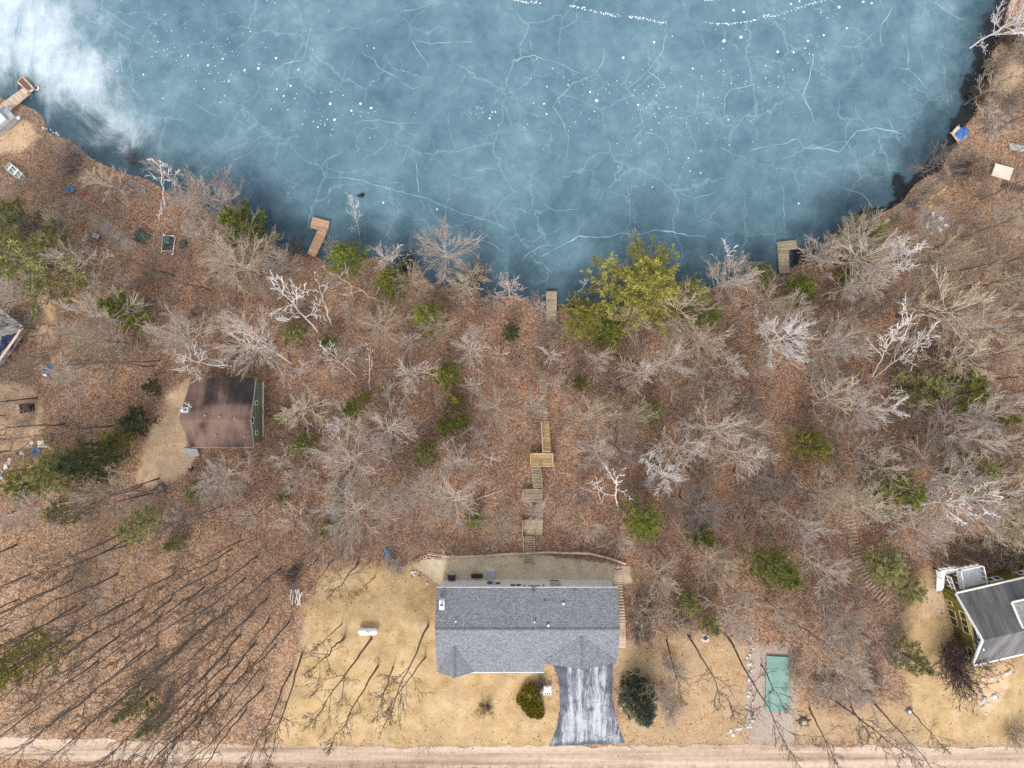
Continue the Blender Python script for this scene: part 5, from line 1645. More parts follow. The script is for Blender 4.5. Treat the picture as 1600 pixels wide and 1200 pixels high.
def conifer(seed, h, rad, whorls, per, tip_n, blades, size, width, start=.15, rise=.25, shape=1.0, droop=0.0, open_=.0):
    """pine: whorls of limbs, each ending in forked sprays that carry the needle tufts"""
    q = np.random.default_rng(seed)
    tr, cr = Paths(), Paths()
    tr.add([np.array([0, 0, -.5]), np.array([.02, 0, h * .35]), np.array([0, .03, h * .7]), np.array([0, 0, h])], [h * .018 + .03, h * .014 + .02, h * .008 + .015, .015], 6)
    C, Dd, Sz = [], [], []
    for i in range(whorls):
        u = (i + q.uniform(-.3, .3)) / (whorls - 1)
        u = min(max(u, 0), 1)
        z = h * (start + (1 - start) * u) * .985
        ln0 = rad * ((1 - u) ** shape * .92 + .10)
        if u < .15: ln0 *= .85
        a0 = q.uniform(0, 6.28)
        k = max(4, int(per * (1 - .35 * u)))
        for j in range(k):
            if q.uniform() < open_: continue
            a = a0 + 2 * math.pi * j / k + q.normal(0, .16)
            ln = ln0 * q.uniform(.68, 1.18)
            el = rise + .55 * u - droop + q.normal(0, .08)
            d = np.array([math.cos(a) * math.cos(el), math.sin(a) * math.cos(el), math.sin(el)])
            pts, dd = grow(tr, q, np.array([0, 0, z]), d, ln, .012 + .012 * ln, 3, .07, .03, 3, .4)
            m = max(2, int(tip_n * (.35 + ln / rad)))
            for e in range(m):
                s = (.28 + .72 * (e + q.uniform(.2, 1)) / m)
                x = min(s, .999) * 3
                b = int(x)
                p = pts[b] + (pts[b + 1] - pts[b]) * (x - b)
                sd = q.normal(0, 1, 3) * np.array([1, 1, .5])
                off = unit(sd) * ln * .20 * q.uniform(.15, 1) * (1.15 - .5 * s)
                C.append(p + off + np.array([0, 0, .03])); Dd.append(unit(unit(off) * .5 + d * .8)); Sz.append(size * q.uniform(.8, 1.2))
    C.append(np.array([0, 0, h * .98])); Dd.append(np.array([0, 0, 1.])); Sz.append(size)
    v, f = tufts(C, Dd, Sz, blades, width, q)
    return tr, v, f

PROTO, RAD = {}, {}
def reach(kind, me):
    co = np.empty(len(me.vertices) * 3, np.float32)
    me.vertices.foreach_get('co', co)
    co = co.reshape(-1, 3)
    RAD.setdefault(kind, []).append(float(np.percentile(np.hypot(co[:, 0], co[:, 1]), 95)))
def proto(kind, tr, cr, mt, mc):
    PROTO.setdefault(kind, []).append((tr.mesh(kind + '_trunk', mt), cr.mesh(kind + '_crown', mc)))
    reach(kind, PROTO[kind][-1][1])
for s in range(4):                        # wide hardwoods
    proto('wide', *bare_tree(100 + s, 13.5, 5.4, .24, 24, 9, 6, 3, .16, .0148, .66, .075, .50), M['bark_tan'], M['bark_pale'])
for s in range(3):                        # lighter, ragged crowns
    proto('slim', *bare_tree(200 + s, 14.0, 3.6, .28, 18, 8, 5, 3, .12, .0148, .90, .085, .52), M['bark_grey'], M['bark_tan'])
for s in range(4):                        # tall dark trunks with a thin high crown
    proto('tall', *bare_tree(300 + s, 20.5, 3.6, .48, 9, 6, 4, 2, .108, .010, 1.22, .09, .55), M['bark_dark'], M['bark_brown'])
for s in range(4):                        # white birches, few twigs
    proto('birch', *bare_tree(400 + s, 12.5, 4.0, .36, 9, 6, 4, 1, .145, .026, .85, .20), M['bark_white'], M['bark_white'])
for s in range(3):                        # dead snags
    proto('snag', *bare_tree(500 + s, 11.0, 3.2, .34, 6, 3, 2, 0, .13, .034, .8, .26), M['bark_white'], M['bark_white'])
for s in range(3):
    proto('sapling', *bare_tree(600 + s, 6.5, 2.3, .16, 16, 6, 4, 2, .055, .016, .85, .09, .55), M['bark_grey'], M['bark_pale'])
for s in range(3):
    proto('shrub', *bush(700 + s, 3.0, 3.4, 34, 9, 4, .030), M['bark_grey'], M['bark_grey'])

CON = {}
def cproto(kind, tr, v, f, mt='bark_brown', mc='pine_green'):
    CON.setdefault(kind, []).append((tr.mesh(kind + '_trunk', M[mt]), mesh_np(kind + '_crown', v, f, M[mc])))
    reach(kind, CON[kind][-1][1])
for s in range(2):
    cproto('great_pine', *conifer(801 + s, 15.0, 5.2, 13, 9, 14, 13, .42, .042, .22, .28, .62, open_=.06))
for s in range(3):
    cproto('young_pine', *conifer(811 + s, 7.0, 2.3, 10, 7, 8, 11, .36, .038, .10, .30, .85, open_=.05))
for s in range(2):
    cproto('loose_pine', *conifer(821 + s, 11.0, 3.3, 9, 8, 11, 11, .42, .040, .25, .22, .55, open_=.22))
cproto('spruce', *conifer(831, 9.6, 2.25, 15, 17, 6, 10, .40, .050, .02, -.05, .80, .16), mc='spruce')

def wear(o, m):
    o.material_slots[0].link = 'OBJECT'
    o.material_slots[0].material = M[m]

def plant(name, label, cat, base, pair, scale, mats, turn=None, tip=None, group=None, width=1.0):
    t = thing(name, label, cat, tuple(base), group)
    t.rotation_mode = 'QUATERNION'
    z = Quaternion((0, 0, 1), turn if turn is not None else random.uniform(0, 6.28))
    if tip is not None:
        d = (Vector(tip) - Vector(base)).normalized()
        t.rotation_quaternion = Vector((0, 0, 1)).rotation_difference(d) @ z
    else:
        t.rotation_quaternion = z
    t.scale = (scale * width, scale * width, scale)
    for nm, me, m in zip(('trunk', 'crown'), pair, mats):
        o = link(nm, me, t)
        if m: wear(o, m)
    return t

H0 = dict(wide=13.5, slim=14.0, tall=20.5, birch=12.5, snag=11.0, sapling=6.5, shrub=3.0, great_pine=15.0, young_pine=7.0, loose_pine=11.0, spruce=9.6)
W0 = {k: sum(v) / len(v) for k, v in RAD.items()}
COLS = dict(B=('bark_plum', 'bark_plum'), W=('bark_white', 'bark_white'), P=('bark_tan', 'bark_pale'), T=('bark_grey', 'bark_tan'), G=('bark_grey', 'bark_grey'), D=('bark_dark', 'bark_brown'))
taken = []

def tree_at(kind, px, py, rpx, col, label, h=None, group=None, name='bare_tree', cat='tree', lib=PROTO, mats=None, at=.74):
    """an upright tree whose crown shows centred at (px, py) about rpx wide"""
    h = h or H0[kind]
    b = S(px, py, h, at)
    k = h / H0[kind]
    rw = rpx * (CAM_H - b.z - at * h) / FPX
    wd = min(2.1, max(.6, rw / (W0[kind] * k)))
    taken.append((b.x, b.y, rw))
    return plant(name, label, cat, b, random.choice(lib[kind]), k, mats or COLS[col], group=group, width=wd)

def tree_on(kind, px, py, col, label, h=None, tip=None, group=None, name='bare_tree', cat='tree', width=1.0, th=None):
    """a tree rooted where the ground shows at (px, py), leaning so that its top shows at tip"""
    b = G(px, py)
    h = h or H0[kind]
    t = None
    if tip is not None:
        t = P(tip[0], tip[1], b.z + (th or h * .8))
        h = (t - b).length / .93
    taken.append((b.x, b.y, 1.2))
    return plant(name, label, cat, b, random.choice(PROTO[kind]), h / H0[kind], COLS[col], tip=t, group=group, width=width)

# ------------------------------------------------------------------ evergreens, each where it stands
def pine(kind, px, py, rpx, mat, label, h=None, cat='tree', name='pine_tree'):
    return tree_at(kind, px, py, rpx, None, label, h=h, name=name, cat=cat, lib=CON, mats=('bark_brown', mat), at=.55)
for a in [
    ('great_pine', 1003, 448, 73, 'pine_yellow', 'huge yellow-green pine at the water edge, the largest evergreen on the shore', 15),
    ('great_pine', 913, 494, 37, 'pine_yellow', 'pale green pine at the lower left foot of the huge shore pine', 9),
    ('loose_pine', 1072, 462, 34, 'pine_olive', 'olive pine tucked behind the right side of the huge shore pine', 10),
    ('young_pine', 952, 515, 30, 'pine_green', 'dark green pine under the lower edge of the huge shore pine', 6),
    ('loose_pine', 1105, 492, 26, 'pine_green', 'green pine in shade between the huge shore pine and a grey bare crown', 7),
    ('young_pine', 1190, 432, 22, 'pine_olive', 'olive pine behind bare crowns left of the right L-shaped dock', 6.5),
    ('great_pine', 541, 404, 31, 'pine_green', 'bright green bushy pine right beside the brown L-shaped dock', 9),
    ('great_pine', 611, 440, 29, 'pine_green', 'deep green pine between the brown dock pine and the fan-shaped bare tree', 8),
    ('young_pine', 696, 586, 22, 'pine_green', 'small bright green pine next to the freshly cut stump', 8),
    ('young_pine', 712, 625, 14, 'pine_yellow', 'tiny yellow-green pine just below the pine by the cut stump', 3.5),
    ('young_pine', 696, 667, 17, 'pine_green', 'small green pine left of two that touch, midway up the slope', 6),
    ('young_pine', 722, 657, 14, 'pine_green', 'small green pine right of two that touch, midway up the slope', 5.5),
    ('loose_pine', 672, 497, 29, 'pine_green', 'dark green pine seen through a bare crown below the fan-shaped tree', 8),
    ('young_pine', 799, 519, 12, 'pine_dark', 'thin dark pine standing close to the narrow straight dock', 7),
    ('young_pine', 664, 708, 20, 'pine_olive', 'dull olive young pine in the mid-slope thicket left of the stairs', 5),
    ('great_pine', 1004, 813, 33, 'pine_green', 'full green pine standing alone right of the lowest stair landing', 9.5),
    ('great_pine', 1212, 888, 36, 'pine_green', 'tall green pine above the green plank platform', 12),
    ('young_pine', 1273, 697, 28, 'pine_yellow', 'bright yellow-green pine alone in the right woods', 8),
    ('young_pine', 1098, 840, 22, 'pine_green', 'green young pine down-slope of the fallen pale trunk, right of the lone pine', 7),
    ('young_pine', 1254, 450, 24, 'pine_green', 'green pine on the bank just below the right L-shaped dock', 6),
    ('loose_pine', 1352, 372, 38, 'pine_olive', 'broad olive pine wrapped in tan bare limbs on the right shore', 8),
    ('young_pine', 1330, 430, 18, 'pine_green', 'green pine under the tan bare limbs of the right shore', 5),
    ('loose_pine', 1440, 606, 36, 'pine_olive', 'hazy olive pine, left one of the pine cluster at the right', 9),
    ('loose_pine', 1500, 612, 40, 'pine_green', 'hazy green pine, middle one of the pine cluster at the right', 10),
    ('young_pine', 1550, 655, 22, 'pine_yellow', 'yellowish pine, rightmost of the pine cluster at the right', 9),
    ('loose_pine', 1404, 766, 38, 'pine_green', 'green pine behind forked bare limbs below the pine cluster', 9),
    ('loose_pine', 1512, 738, 42, 'pine_olive', 'olive pine above the brush ring', 9),
    ('loose_pine', 1582, 812, 34, 'pine_olive', 'olive evergreen at the right edge beside the brush ring', 7),
    ('loose_pine', 58, 412, 64, 'pine_olive', 'massive olive-yellow pine at the left edge above the grey deck', 16),
    ('loose_pine', 22, 350, 38, 'pine_green', 'dark green pine at the left edge just above the massive olive-yellow pine', 11),
    ('great_pine', 40, 1030, 38, 'pine_yellow', 'yellow-green pine alone in the lower left woods', 14),
    ('young_pine', 190, 482, 34, 'pine_green', 'green pine behind a pale radiating crown near the cabin', 8),
    ('young_pine', 372, 352, 38, 'pine_green', 'green pine at the water edge behind a tan bushy crown on the left shore', 9),
    ('young_pine', 458, 520, 20, 'pine_olive', 'olive pine beneath a dead white birch above the cabin', 5),
    ('young_pine', 511, 540, 16, 'pine_green', 'small green pine at the root of a leaning white birch', 5),
    ('great_pine', 140, 722, 36, 'pine_dark', 'very dark pine left of the cabin sand patch', 11),
    ('loose_pine', 92, 730, 38, 'pine_olive', 'olive pine in the green thicket left of the very dark pine', 9),
    ('loose_pine', 48, 755, 32, 'pine_green', 'green pine at the left end of the green thicket', 8),
    ('loose_pine', 112, 795, 30, 'pine_olive', 'olive pine at the bottom of the green thicket', 8),
    ('young_pine', 180, 690, 25, 'pine_yellow', 'bright yellow-green low pine just left of the cabin sand patch', 4),
    ('young_pine', 208, 658, 23, 'pine_dark', 'dark green round pine beside the cabin sand patch', 5),
    ('young_pine', 236, 605, 13, 'pine_dark', 'small dark pine above the cabin sand patch', 4),
    ('young_pine', 440, 652, 13, 'pine_green', 'small vivid green pine against the right wall of the cabin', 3.5),
    ('young_pine', 470, 695, 20, 'pine_olive', 'olive pine below right of the cabin', 6),
    ('loose_pine', 218, 820, 30, 'pine_olive', 'long olive pine across the track below the cabin', 8),
    ('young_pine', 304, 768, 18, 'pine_olive', 'pale olive young pine below the cabin', 4.5),
    ('young_pine', 548, 640, 17, 'pine_green', 'green pine seen through white twigs in the mid-slope woods', 6),
    ('young_pine', 530, 768, 15, 'pine_olive', 'olive young pine left of a pale spreading crown', 5),
    ('young_pine', 572, 620, 9, 'pine_yellow', 'very small yellow-green pine below the thin white snag', 3),
    ('young_pine', 510, 828, 15, 'pine_olive', 'olive young pine above the left lawn', 4.5),
    ('young_pine', 443, 778, 11, 'pine_olive', 'tiny olive pine in the woods between the cabin and the left lawn', 4),
    ('young_pine', 741, 812, 15, 'pine_green', 'green pine at the wood edge above the retaining wall', 4),
    ('young_pine', 907, 599, 13, 'pine_green', 'small green pine right of the upper stairway', 5),
    ('young_pine', 1016, 645, 22, 'pine_olive', 'yellowish green pine behind a tan fan crown right of the stairs', 6),
    ('young_pine', 1025, 722, 9, 'pine_yellow', 'very small yellow-green pine between two white crowns right of the stairs', 4),
    ('young_pine', 1075, 945, 20, 'pine_olive', 'olive young pine among shrubs above the right lawn', 5),
    ('young_pine', 1112, 978, 18, 'pine_olive', 'olive young pine just above the dark fire pit', 5),
    ('loose_pine', 1384, 885, 38, 'pine_olive', 'low olive evergreen beside the curved log steps', 5),
    ('loose_pine', 1425, 922, 24, 'pine_olive', 'low olive evergreen between the log steps and the green house path', 4),
    ('young_pine', 1428, 1032, 26, 'pine_olive', 'grey-olive pine at the edge of the far right lawn', 7),
    ('young_pine', 205, 1105, 22, 'pine_olive', 'faint olive pine under dark trunks near the road, left one', 7),
    ('young_pine', 236, 1130, 20, 'pine_olive', 'faint olive pine under dark trunks near the road, right one', 6),
    ('young_pine', 270, 850, 16, 'pine_olive', 'rusty olive young pine in the open woods below the cabin', 4),
    ('young_pine', 1375, 800, 18, 'pine_green', 'small green pine in the brush above the log steps', 5),
]:
    pine(a[0], a[1], a[2], a[3], a[4], a[5], a[6])
b = G(992, 1078)
plant('spruce_tree', 'dense dark blue-green spruce on the lawn right of the driveway', 'tree', b, CON['spruce'][0], .80, ('bark_brown', 'spruce'), width=1.32)
taken.append((b.x, b.y, 2.6))
# clipped round shrubs by the house front
q0 = np.random.default_rng(5)
for i, (px, py, r) in enumerate(((829, 1078, 13), (820, 1089, 10), (834, 1090, 10), (826, 1098, 11), (837, 1101, 10), (832, 1108, 9), (841, 1111, 8), (815, 1092, 6))):
    b = G(px, py)
    rr = r * .0725
    t = thing('clipped_shrub', ['largest olive clipped shrub at the top of the clump by the house front', 'olive clipped shrub at the left of the clump by the house front', 'olive clipped shrub in the middle right of the clump by the house front', 'olive clipped shrub in the centre of the clump by the house front',
        'olive clipped shrub right of centre in the clump by the house front', 'olive clipped shrub low in the clump by the house front', 'lowest olive clipped shrub of the clump by the house front', 'smallest olive clipped shrub, leftmost of the clump by the house front'][i], 'shrub', tuple(b), 'clipped shrubs by the house front')
    n = 420
    a = q0.uniform(0, 6.28, n); z = q0.uniform(-.15, 1, n)
    s_ = np.sqrt(np.clip(1 - z * z, 0, 1))
    nn = np.stack([np.cos(a) * s_, np.sin(a) * s_, z], 1)
    C = nn * np.array([rr, rr, rr * .85]) * q0.uniform(.86, 1.0, (n, 1)) + np.array([0, 0, rr * .55])
    v, f = tufts(C, nn, .20, 5, .045, q0)
    link('leaves', mesh_np('leaves', v, f, M['shrub_olive']), t)
    MB().blob((b.x, b.y, b.z + rr * .5), (rr * .88, rr * .88, rr * .78), i, .06, 10, 7).build('core', M['shrub_olive'], t, True)
    MB().tube([(b.x, b.y, b.z - .1), (b.x, b.y, b.z + rr * .5)], .06, 6).build('stem', M['bark_brown'], t)
    taken.append((b.x, b.y, .5))

# ------------------------------------------------------------------ bare trees that stand out in the photograph
for a in [
    ('wide', 163, 497, 54, 'P', 'pale bare tree with a flat radiating crown before a green pine near the cabin', 11),
    ('wide', 278, 522, 46, 'P', 'pale bare tree with a dense crown above the left corner of the cabin roof', 13),
    ('wide', 378, 532, 56, 'P', 'large whitish bare tree spreading above the cabin roof', 14),
    ('birch', 300, 570, 34, 'W', 'white-limbed tree reaching sideways over the top of the cabin roof', 9),
    ('wide', 378, 378, 48, 'T', 'bushy tan bare tree on the left shore in front of a green pine', 8),
    ('wide', 325, 302, 46, 'P', 'pinkish grey bare tree overhanging the ice on the left shore', 10),
    ('wide', 285, 318, 34, 'P', 'pale grey bare crown at the ice edge left of the pinkish grey one', 8),
    ('wide', 350, 320, 34, 'P', 'pale grey bare crown at the ice edge right of the pinkish grey one', 8),
    ('slim', 243, 268, 24, 'P', 'grey bare crown at the ice edge above the old faded dock', 9),
    ('wide', 440, 415, 30, 'P', 'silvery round bare crown on the bank left of the brown dock', 6),
    ('wide', 640, 445, 34, 'T', 'tan bare crown between the deep green pine and the fan-shaped tree', 8),
    ('wide', 735, 430, 34, 'T', 'tan bare crown on the bank at the right of the fan-shaped tree', 8),
    ('slim', 1165, 432, 34, 'P', 'grey-pink bare crown at the water edge left of the olive shore pine', 9),
    ('wide', 1240, 492, 36, 'P', 'pale bare crown below the green bank pine by the right L-shaped dock', 9),
    ('slim', 1300, 372, 30, 'P', 'pinkish bare crown at the water left of the wide tan-yellow tree', 9),
    ('sapling', 866, 600, 20, 'P', 'small pale bare sapling leaning over the upper stairway from the right', 6),
    ('sapling', 842, 588, 20, 'T', 'small tan bare sapling across the faded top of the stairway', 5.5),
    ('sapling', 858, 556, 24, 'P', 'pale bare sapling at the shore end of the stairway', 6),
    ('sapling', 838, 797, 24, 'P', 'grey-pink bare sapling over the lowest two stair landings', 6),
    ('slim', 30, 500, 34, 'G', 'thin grey bare tree over the corner of the grey deck at the left edge', 11),
    ('slim', 155, 275, 36, 'T', 'tan ragged bare tree above the gravel patch on the left bank', 10),
    ('wide', 600, 512, 40, 'T', 'tan upswept bare tree below the deep green pine', 12),
    ('wide', 690, 393, 54, 'P', 'large fan-shaped pale bare tree hanging over the ice near the middle', 12),
    ('slim', 597, 410, 36, 'P', 'pinkish bare tree between the two green shore pines', 11),
    ('slim', 720, 452, 34, 'T', 'tan bare tree behind the fan-shaped tree on the bank', 9),
    ('slim', 796, 455, 30, 'P', 'upswept pale bare tree at the water left of the narrow dock', 9),
    ('wide', 684, 512, 34, 'T', 'tan bare crown in front of the dark green pine mid-slope', 9),
    ('sapling', 842, 478, 20, 'P', 'small pale bare tree touching the narrow straight dock on its left', 5),
    ('slim', 535, 660, 30, 'W', 'whitish forked bare tree in the woods right of the cabin', 8),
    ('wide', 705, 785, 48, 'P', 'dense pinkish bare tree above the retaining wall, right of two', 12),
    ('wide', 652, 778, 44, 'P', 'dense pinkish bare tree above the retaining wall, left of two', 12),
    ('wide', 576, 768, 34, 'T', 'starry tan bare crown with a greenish heart above the left lawn', 9),
    ('sapling', 832, 636, 27, 'P', 'silvery bare sapling arching over the upper stairway from the left', 7),
    ('slim', 935, 563, 28, 'P', 'pale upswept bare tree right of the upper stairway near the shore', 10),
    ('wide', 1050, 568, 44, 'P', 'pale twisted bare tree below the huge shore pine', 11),
    ('wide', 992, 496, 40, 'T', 'tan bare tree leaning against the foot of the huge shore pine', 10),
    ('wide', 1138, 440, 44, 'P', 'grey-pink bare tree over the water right of the huge shore pine', 11),
    ('wide', 1192, 470, 40, 'T', 'tan bare tree on the bank left of the right L-shaped dock', 10),
    ('wide', 1233, 531, 46, 'W', 'bright whitish bare tree with a full round crown in the right woods', 12),
    ('slim', 1150, 568, 36, 'P', 'pale bare tree left of the bright whitish round crown', 11),
    ('wide', 925, 655, 44, 'T', 'tan upswept bare tree right of the crisp stair flight', 12),
    ('wide', 985, 645, 40, 'T', 'tan fan-shaped bare tree in front of a yellowish pine right of the stairs', 12),
    ('birch', 1012, 718, 28, 'W', 'white bare crown with a curved trunk right of the stairs', 10),
    ('wide', 1036, 742, 36, 'W', 'bright white dense bare crown just above the lone full pine', 9),
    ('wide', 1120, 665, 50, 'P', 'wide pinkish bare tree in the middle of the right woods', 13),
    ('wide', 1340, 378, 54, 'T', 'wide tan-yellow bare tree around an olive pine on the right shore', 10),
    ('birch', 1410, 402, 30, 'W', 'white tangled bare birch right of the tan tree on the right shore', 11),
    ('wide', 1348, 640, 44, 'P', 'pinkish bare tree left of the hazy pine cluster', 12),
    ('birch', 1392, 642, 34, 'W', 'whitish spreading bare tree just below the hazy pine cluster', 11),
    ('wide', 1505, 690, 46, 'P', 'pale bare tree between the pine cluster and the olive pine at the right', 12),
    ('birch', 1476, 784, 44, 'W', 'white forked bare tree left of the brush ring', 11),
    ('slim', 1340, 765, 48, 'T', 'tan forked bare tree in front of a green pine above the log steps', 13),
    ('wide', 1482, 252, 42, 'G', 'dark grey bare tree at the water below the blue tarp', 8),
    ('slim', 1280, 395, 32, 'P', 'grey-pink bare tree at the water right of the right L-shaped dock', 8),
    ('wide', 1585, 640, 40, 'P', 'pale bare tree at the right edge beside the pine cluster', 12),
    ('wide', 1480, 400, 46, 'T', 'tan bare tree on the slope below the fire ring', 13),
    ('wide', 1585, 430, 46, 'T', 'tan bare tree at the right edge below the cream platform', 13),
    ('wide', 1535, 500, 46, 'P', 'pale bare tree in the right woods above the pine cluster', 13),
    ('slim', 1590, 20, 40, 'W', 'whitish bare tree overhanging the ice at the top right corner', 12),
    ('slim', 1560, 130, 30, 'T', 'tan bare tree on the bank at the upper right', 9),
    ('wide', 1585, 822, 44, 'T', 'tan bare tree at the right edge over an olive evergreen', 9),
    ('wide', 1035, 905, 38, 'T', 'tan bare tree in the shrubs right of the plank steps', 9),
    ('wide', 1120, 880, 38, 'T', 'flat tan bare crown over a thin pale trunk above the right lawn', 11),
    ('slim', 1160, 940, 36, 'T', 'tan bare tree above the gravel strip left of the tall green pine', 12),
    ('wide', 150, 780, 44, 'T', 'tan streaky bare tree over the green thicket at the left', 12),
    ('wide', 110, 590, 40, 'P', 'pinkish bare tree between the blue sled and the cabin sand patch', 11),
    ('wide', 1320, 985, 46, 'P', 'wide pinkish bare tree in the thicket right of the green platform', 10),
    ('wide', 1285, 890, 42, 'P', 'pinkish bare tree in the thicket right of the tall green pine', 11),
    ('sapling', 1024, 1080, 26, 'T', 'tan bare sapling brushing the top of the dark spruce', 6),
    ('wide', 1225, 960, 30, 'T', 'whitish tan bare tree at the top of the green plank platform', 7),
]:
    if a[6]:
        tree_at(a[0], a[1], a[2], a[3], a[4], a[5], h=a[6])

for a in [   # kind, base px, tip px, colour, width, height of the tip, label
    ('snag', (258, 325), (246, 252), 'W', .9, 10, 'bare white birch leaning out over the ice on the left shore'),
    ('snag', (277, 322), (272, 275), 'W', .7, 7, 'thin white birch just right of a leaning white birch on the left shore'),
    ('birch', (563, 374), (546, 312), 'W', .5, 8, 'thin white birch leaning onto the ice beside the brown dock'),
    ('birch', (500, 522), (430, 450), 'W', 1.0, 10, 'dead white birch with many crooked limbs above the cabin'),
    ('snag', (518, 508), (497, 436), 'W', .7, 8, 'dead white birch with a single bent stem left of the deep green pines'),
    ('snag', (592, 470), (520, 425), 'P', 1.0, 9, 'pale dead tree leaning left across the green shore pines'),
    ('snag', (588, 462), (612, 395), 'P', .8, 9, 'pale dead tree leaning up between the green shore pines'),
    ('birch', (557, 588), (505, 545), 'W', .8, 8, 'stout white birch leaning left out of a dark root hole'),
    ('birch', (455, 568), (375, 510), 'W', .9, 9, 'white birch leaning left toward the large whitish crown above the cabin'),
    ('snag', (462, 592), (430, 575), 'W', .6, 4, 'short bent white birch off the top right corner of the cabin'),
    ('snag', (577, 612), (580, 540), 'W', .45, 7, 'thin white snag standing alone in the mid-slope woods'),
    ('snag', (966, 790), (960, 735), 'W', 1.0, 9, 'dead white snag with clawed limbs left of the lone full pine'),
    ('snag', (938, 780), (930, 750), 'W', .8, 7, 'dead white drooping snag nearest the stairs, left of another'),
    ('birch', (1362, 588), (1412, 492), 'W', .55, 13, 'tall leaning white birch in the right woods, left of two from one root'),
    ('birch', (1368, 588), (1450, 520), 'W', .55, 12, 'tall leaning white birch in the right woods, right of two from one root'),
    ('birch', (1425, 788), (1540, 768), 'W', .7, 13, 'long white birch leaning right above the brush ring'),
    ('birch', (1374, 450), (1430, 385), 'W', .8, 11, 'white birch leaning toward the fire ring on the right shore'),
    ('slim', (1252, 636), (1320, 612), 'T', .8, 14, 'leaning grey-trunked bare tree in the middle of the right woods'),
    ('slim', (1282, 786), (1372, 800), 'T', .9, 14, 'thick leaning grey trunk reaching right above the log steps'),
    ('snag', (1340, 352), (1338, 395), 'W', .5, 5, 'small white snag under the tan shore tree at the right'),
    ('snag', (1139, 425), (1139, 385), 'W', .6, 13, 'white spiky treetop poking above the grey-pink shore crown'),
    ('snag', (913, 462), (911, 440), 'W', .5, 9, 'small white snag beside the huge shore pine on its left'),
    ('snag', (768, 725), (767, 712), 'W', 1.2, 4, 'white star-shaped snag seen end on in the leaves left of the stairs'),
    ('slim', (20, 320), (-30, 300), 'T', .8, 14, 'tan tree reaching outward at the left edge above the massive olive-yellow pine'),
]:
    tree_on(a[0], a[1][0], a[1][1], a[3], a[6], tip=a[2], th=a[5], width=a[4])

MARKS = [('the brown L-shaped dock', 500, 370), ('the narrow straight dock', 862, 480), ('the right L-shaped dock', 1225, 400), ('the old faded dock', 216, 302), ('the huge shore pine', 1000, 450), ('the fan-shaped tree over the ice', 690, 400),
         ('the paddle boat', 265, 384), ('the green picnic table', 225, 371), ('the flat-bottomed rowboat', 28, 270), ('the massive olive-yellow pine', 62, 410), ('the grey deck at the left edge', 20, 530), ('the blue sled', 76, 578), ('the red cart', 42, 638),
         ('the brown cabin roof', 340, 645), ('the sandy patch', 255, 690), ('the dark kettle grill', 303, 731), ('the very dark pine', 140, 722), ('the long olive pine on the track', 218, 820), ('the cut stump', 674, 585), ('the two touching green pines', 708, 662), ('the star-shaped snag', 768, 720),
         ('the topmost stair landing', 832, 825), ('the middle stair landing', 832, 772), ('the largest stair landing', 846, 718), ('the upper stair flight', 850, 610), ('the retaining wall', 830, 864), ('the broken timber steps', 668, 873), ('the blue chair', 606, 862), ('the birch log heap', 463, 933), ('the propane tank', 577, 983),
         ('the lone full pine', 1004, 813), ('the clawed white snag', 960, 760), ('the bright whitish round crown', 1233, 531), ('the twin leaning birches', 1400, 540), ('the hazy pine cluster', 1490, 620), ('the bright yellow-green pine', 1273, 697), ('the brush ring', 1519, 832), ('the curved log steps', 1345, 870), ('the tall green pine', 1212, 888),
         ('the fire ring', 1460, 346), ('the blue tarp', 1502, 210), ('the cream platform', 1566, 269), ('the tan tree on the right shore', 1340, 378), ('the white deck', 1505, 900), ('the plank steps', 968, 950), ('the green platform', 1215, 1070), ('the stone row', 1172, 1080), ('the dark fire pit', 1102, 996), ('the dark spruce', 1000, 1105), ('the rotten black stump', 1255, 1127),
         ('the yellow-green lone pine', 40, 1030), ('the faint olive pines by the road', 220, 1118), ('the rusty olive pine', 270, 850), ('the tan tree below the cabin thicket', 150, 780), ('the left lawn corner by the road', 425, 1150), ('the pale crown beside the cabin', 163, 497), ('the large whitish crown', 378, 532)]
OCT = ['right of', 'above and right of', 'above', 'above and left of', 'left of', 'below and left of', 'below', 'below and right of']
used_labels = set()
def where(px, py, start):
    """says where a thing is by the nearest landmark that still singles it out"""
    near = sorted(MARKS, key=lambda m: (m[1] - px) ** 2 + (m[2] - py) ** 2)
    for m in near[:9]:
        o = OCT[int(round(math.atan2(m[2] - py, px - m[1]) / (math.pi / 4))) % 8]
        d = math.hypot(m[1] - px, m[2] - py)
        for w in ('close ', '', 'well ') if False else (('close ' if d < 55 else '' if d < 110 else 'well '),):
            l = start + ' ' + w + o + ' ' + m[0]
            l = ' '.join(l.split())
            if l not in used_labels and len(l.split()) <= 16:
                used_labels.add(l)
                return l
    return ' '.join((start + ' some way ' + o + ' ' + near[0][0]).split())
# tall dark trunks of the open woods along the road and round the lawns
TALL_W = [(251, 745), (222, 842), (188, 838), (375, 848), (360, 862), (340, 894), (355, 907), (385, 905), (208, 934), (252, 962), (190, 940), (187, 993), (228, 1016), (338, 1001), (375, 990), (283, 1013), (215, 1067), (300, 1062), (390, 1050), (345, 1085),
          (25, 850), (82, 922), (65, 980), (110, 905), (132, 945), (310, 950), (400, 960), (398, 1005), (265, 1095), (360, 1040), (20, 800), (140, 1090), (60, 1105), (180, 900), (275, 900), (320, 920), (100, 1000), (150, 1030), (410, 1075), (385, 1110), (310, 1120), (420, 905), (405, 870), (440, 890), (30, 940), (150, 985), (245, 1010), (330, 970), (270, 940), (415, 935), (372, 945), (348, 960), (300, 1000), (225, 950), (120, 950), (95, 960), (45, 900), (350, 1020), (378, 1030), (320, 1080), (430, 1010), (405, 1045)]
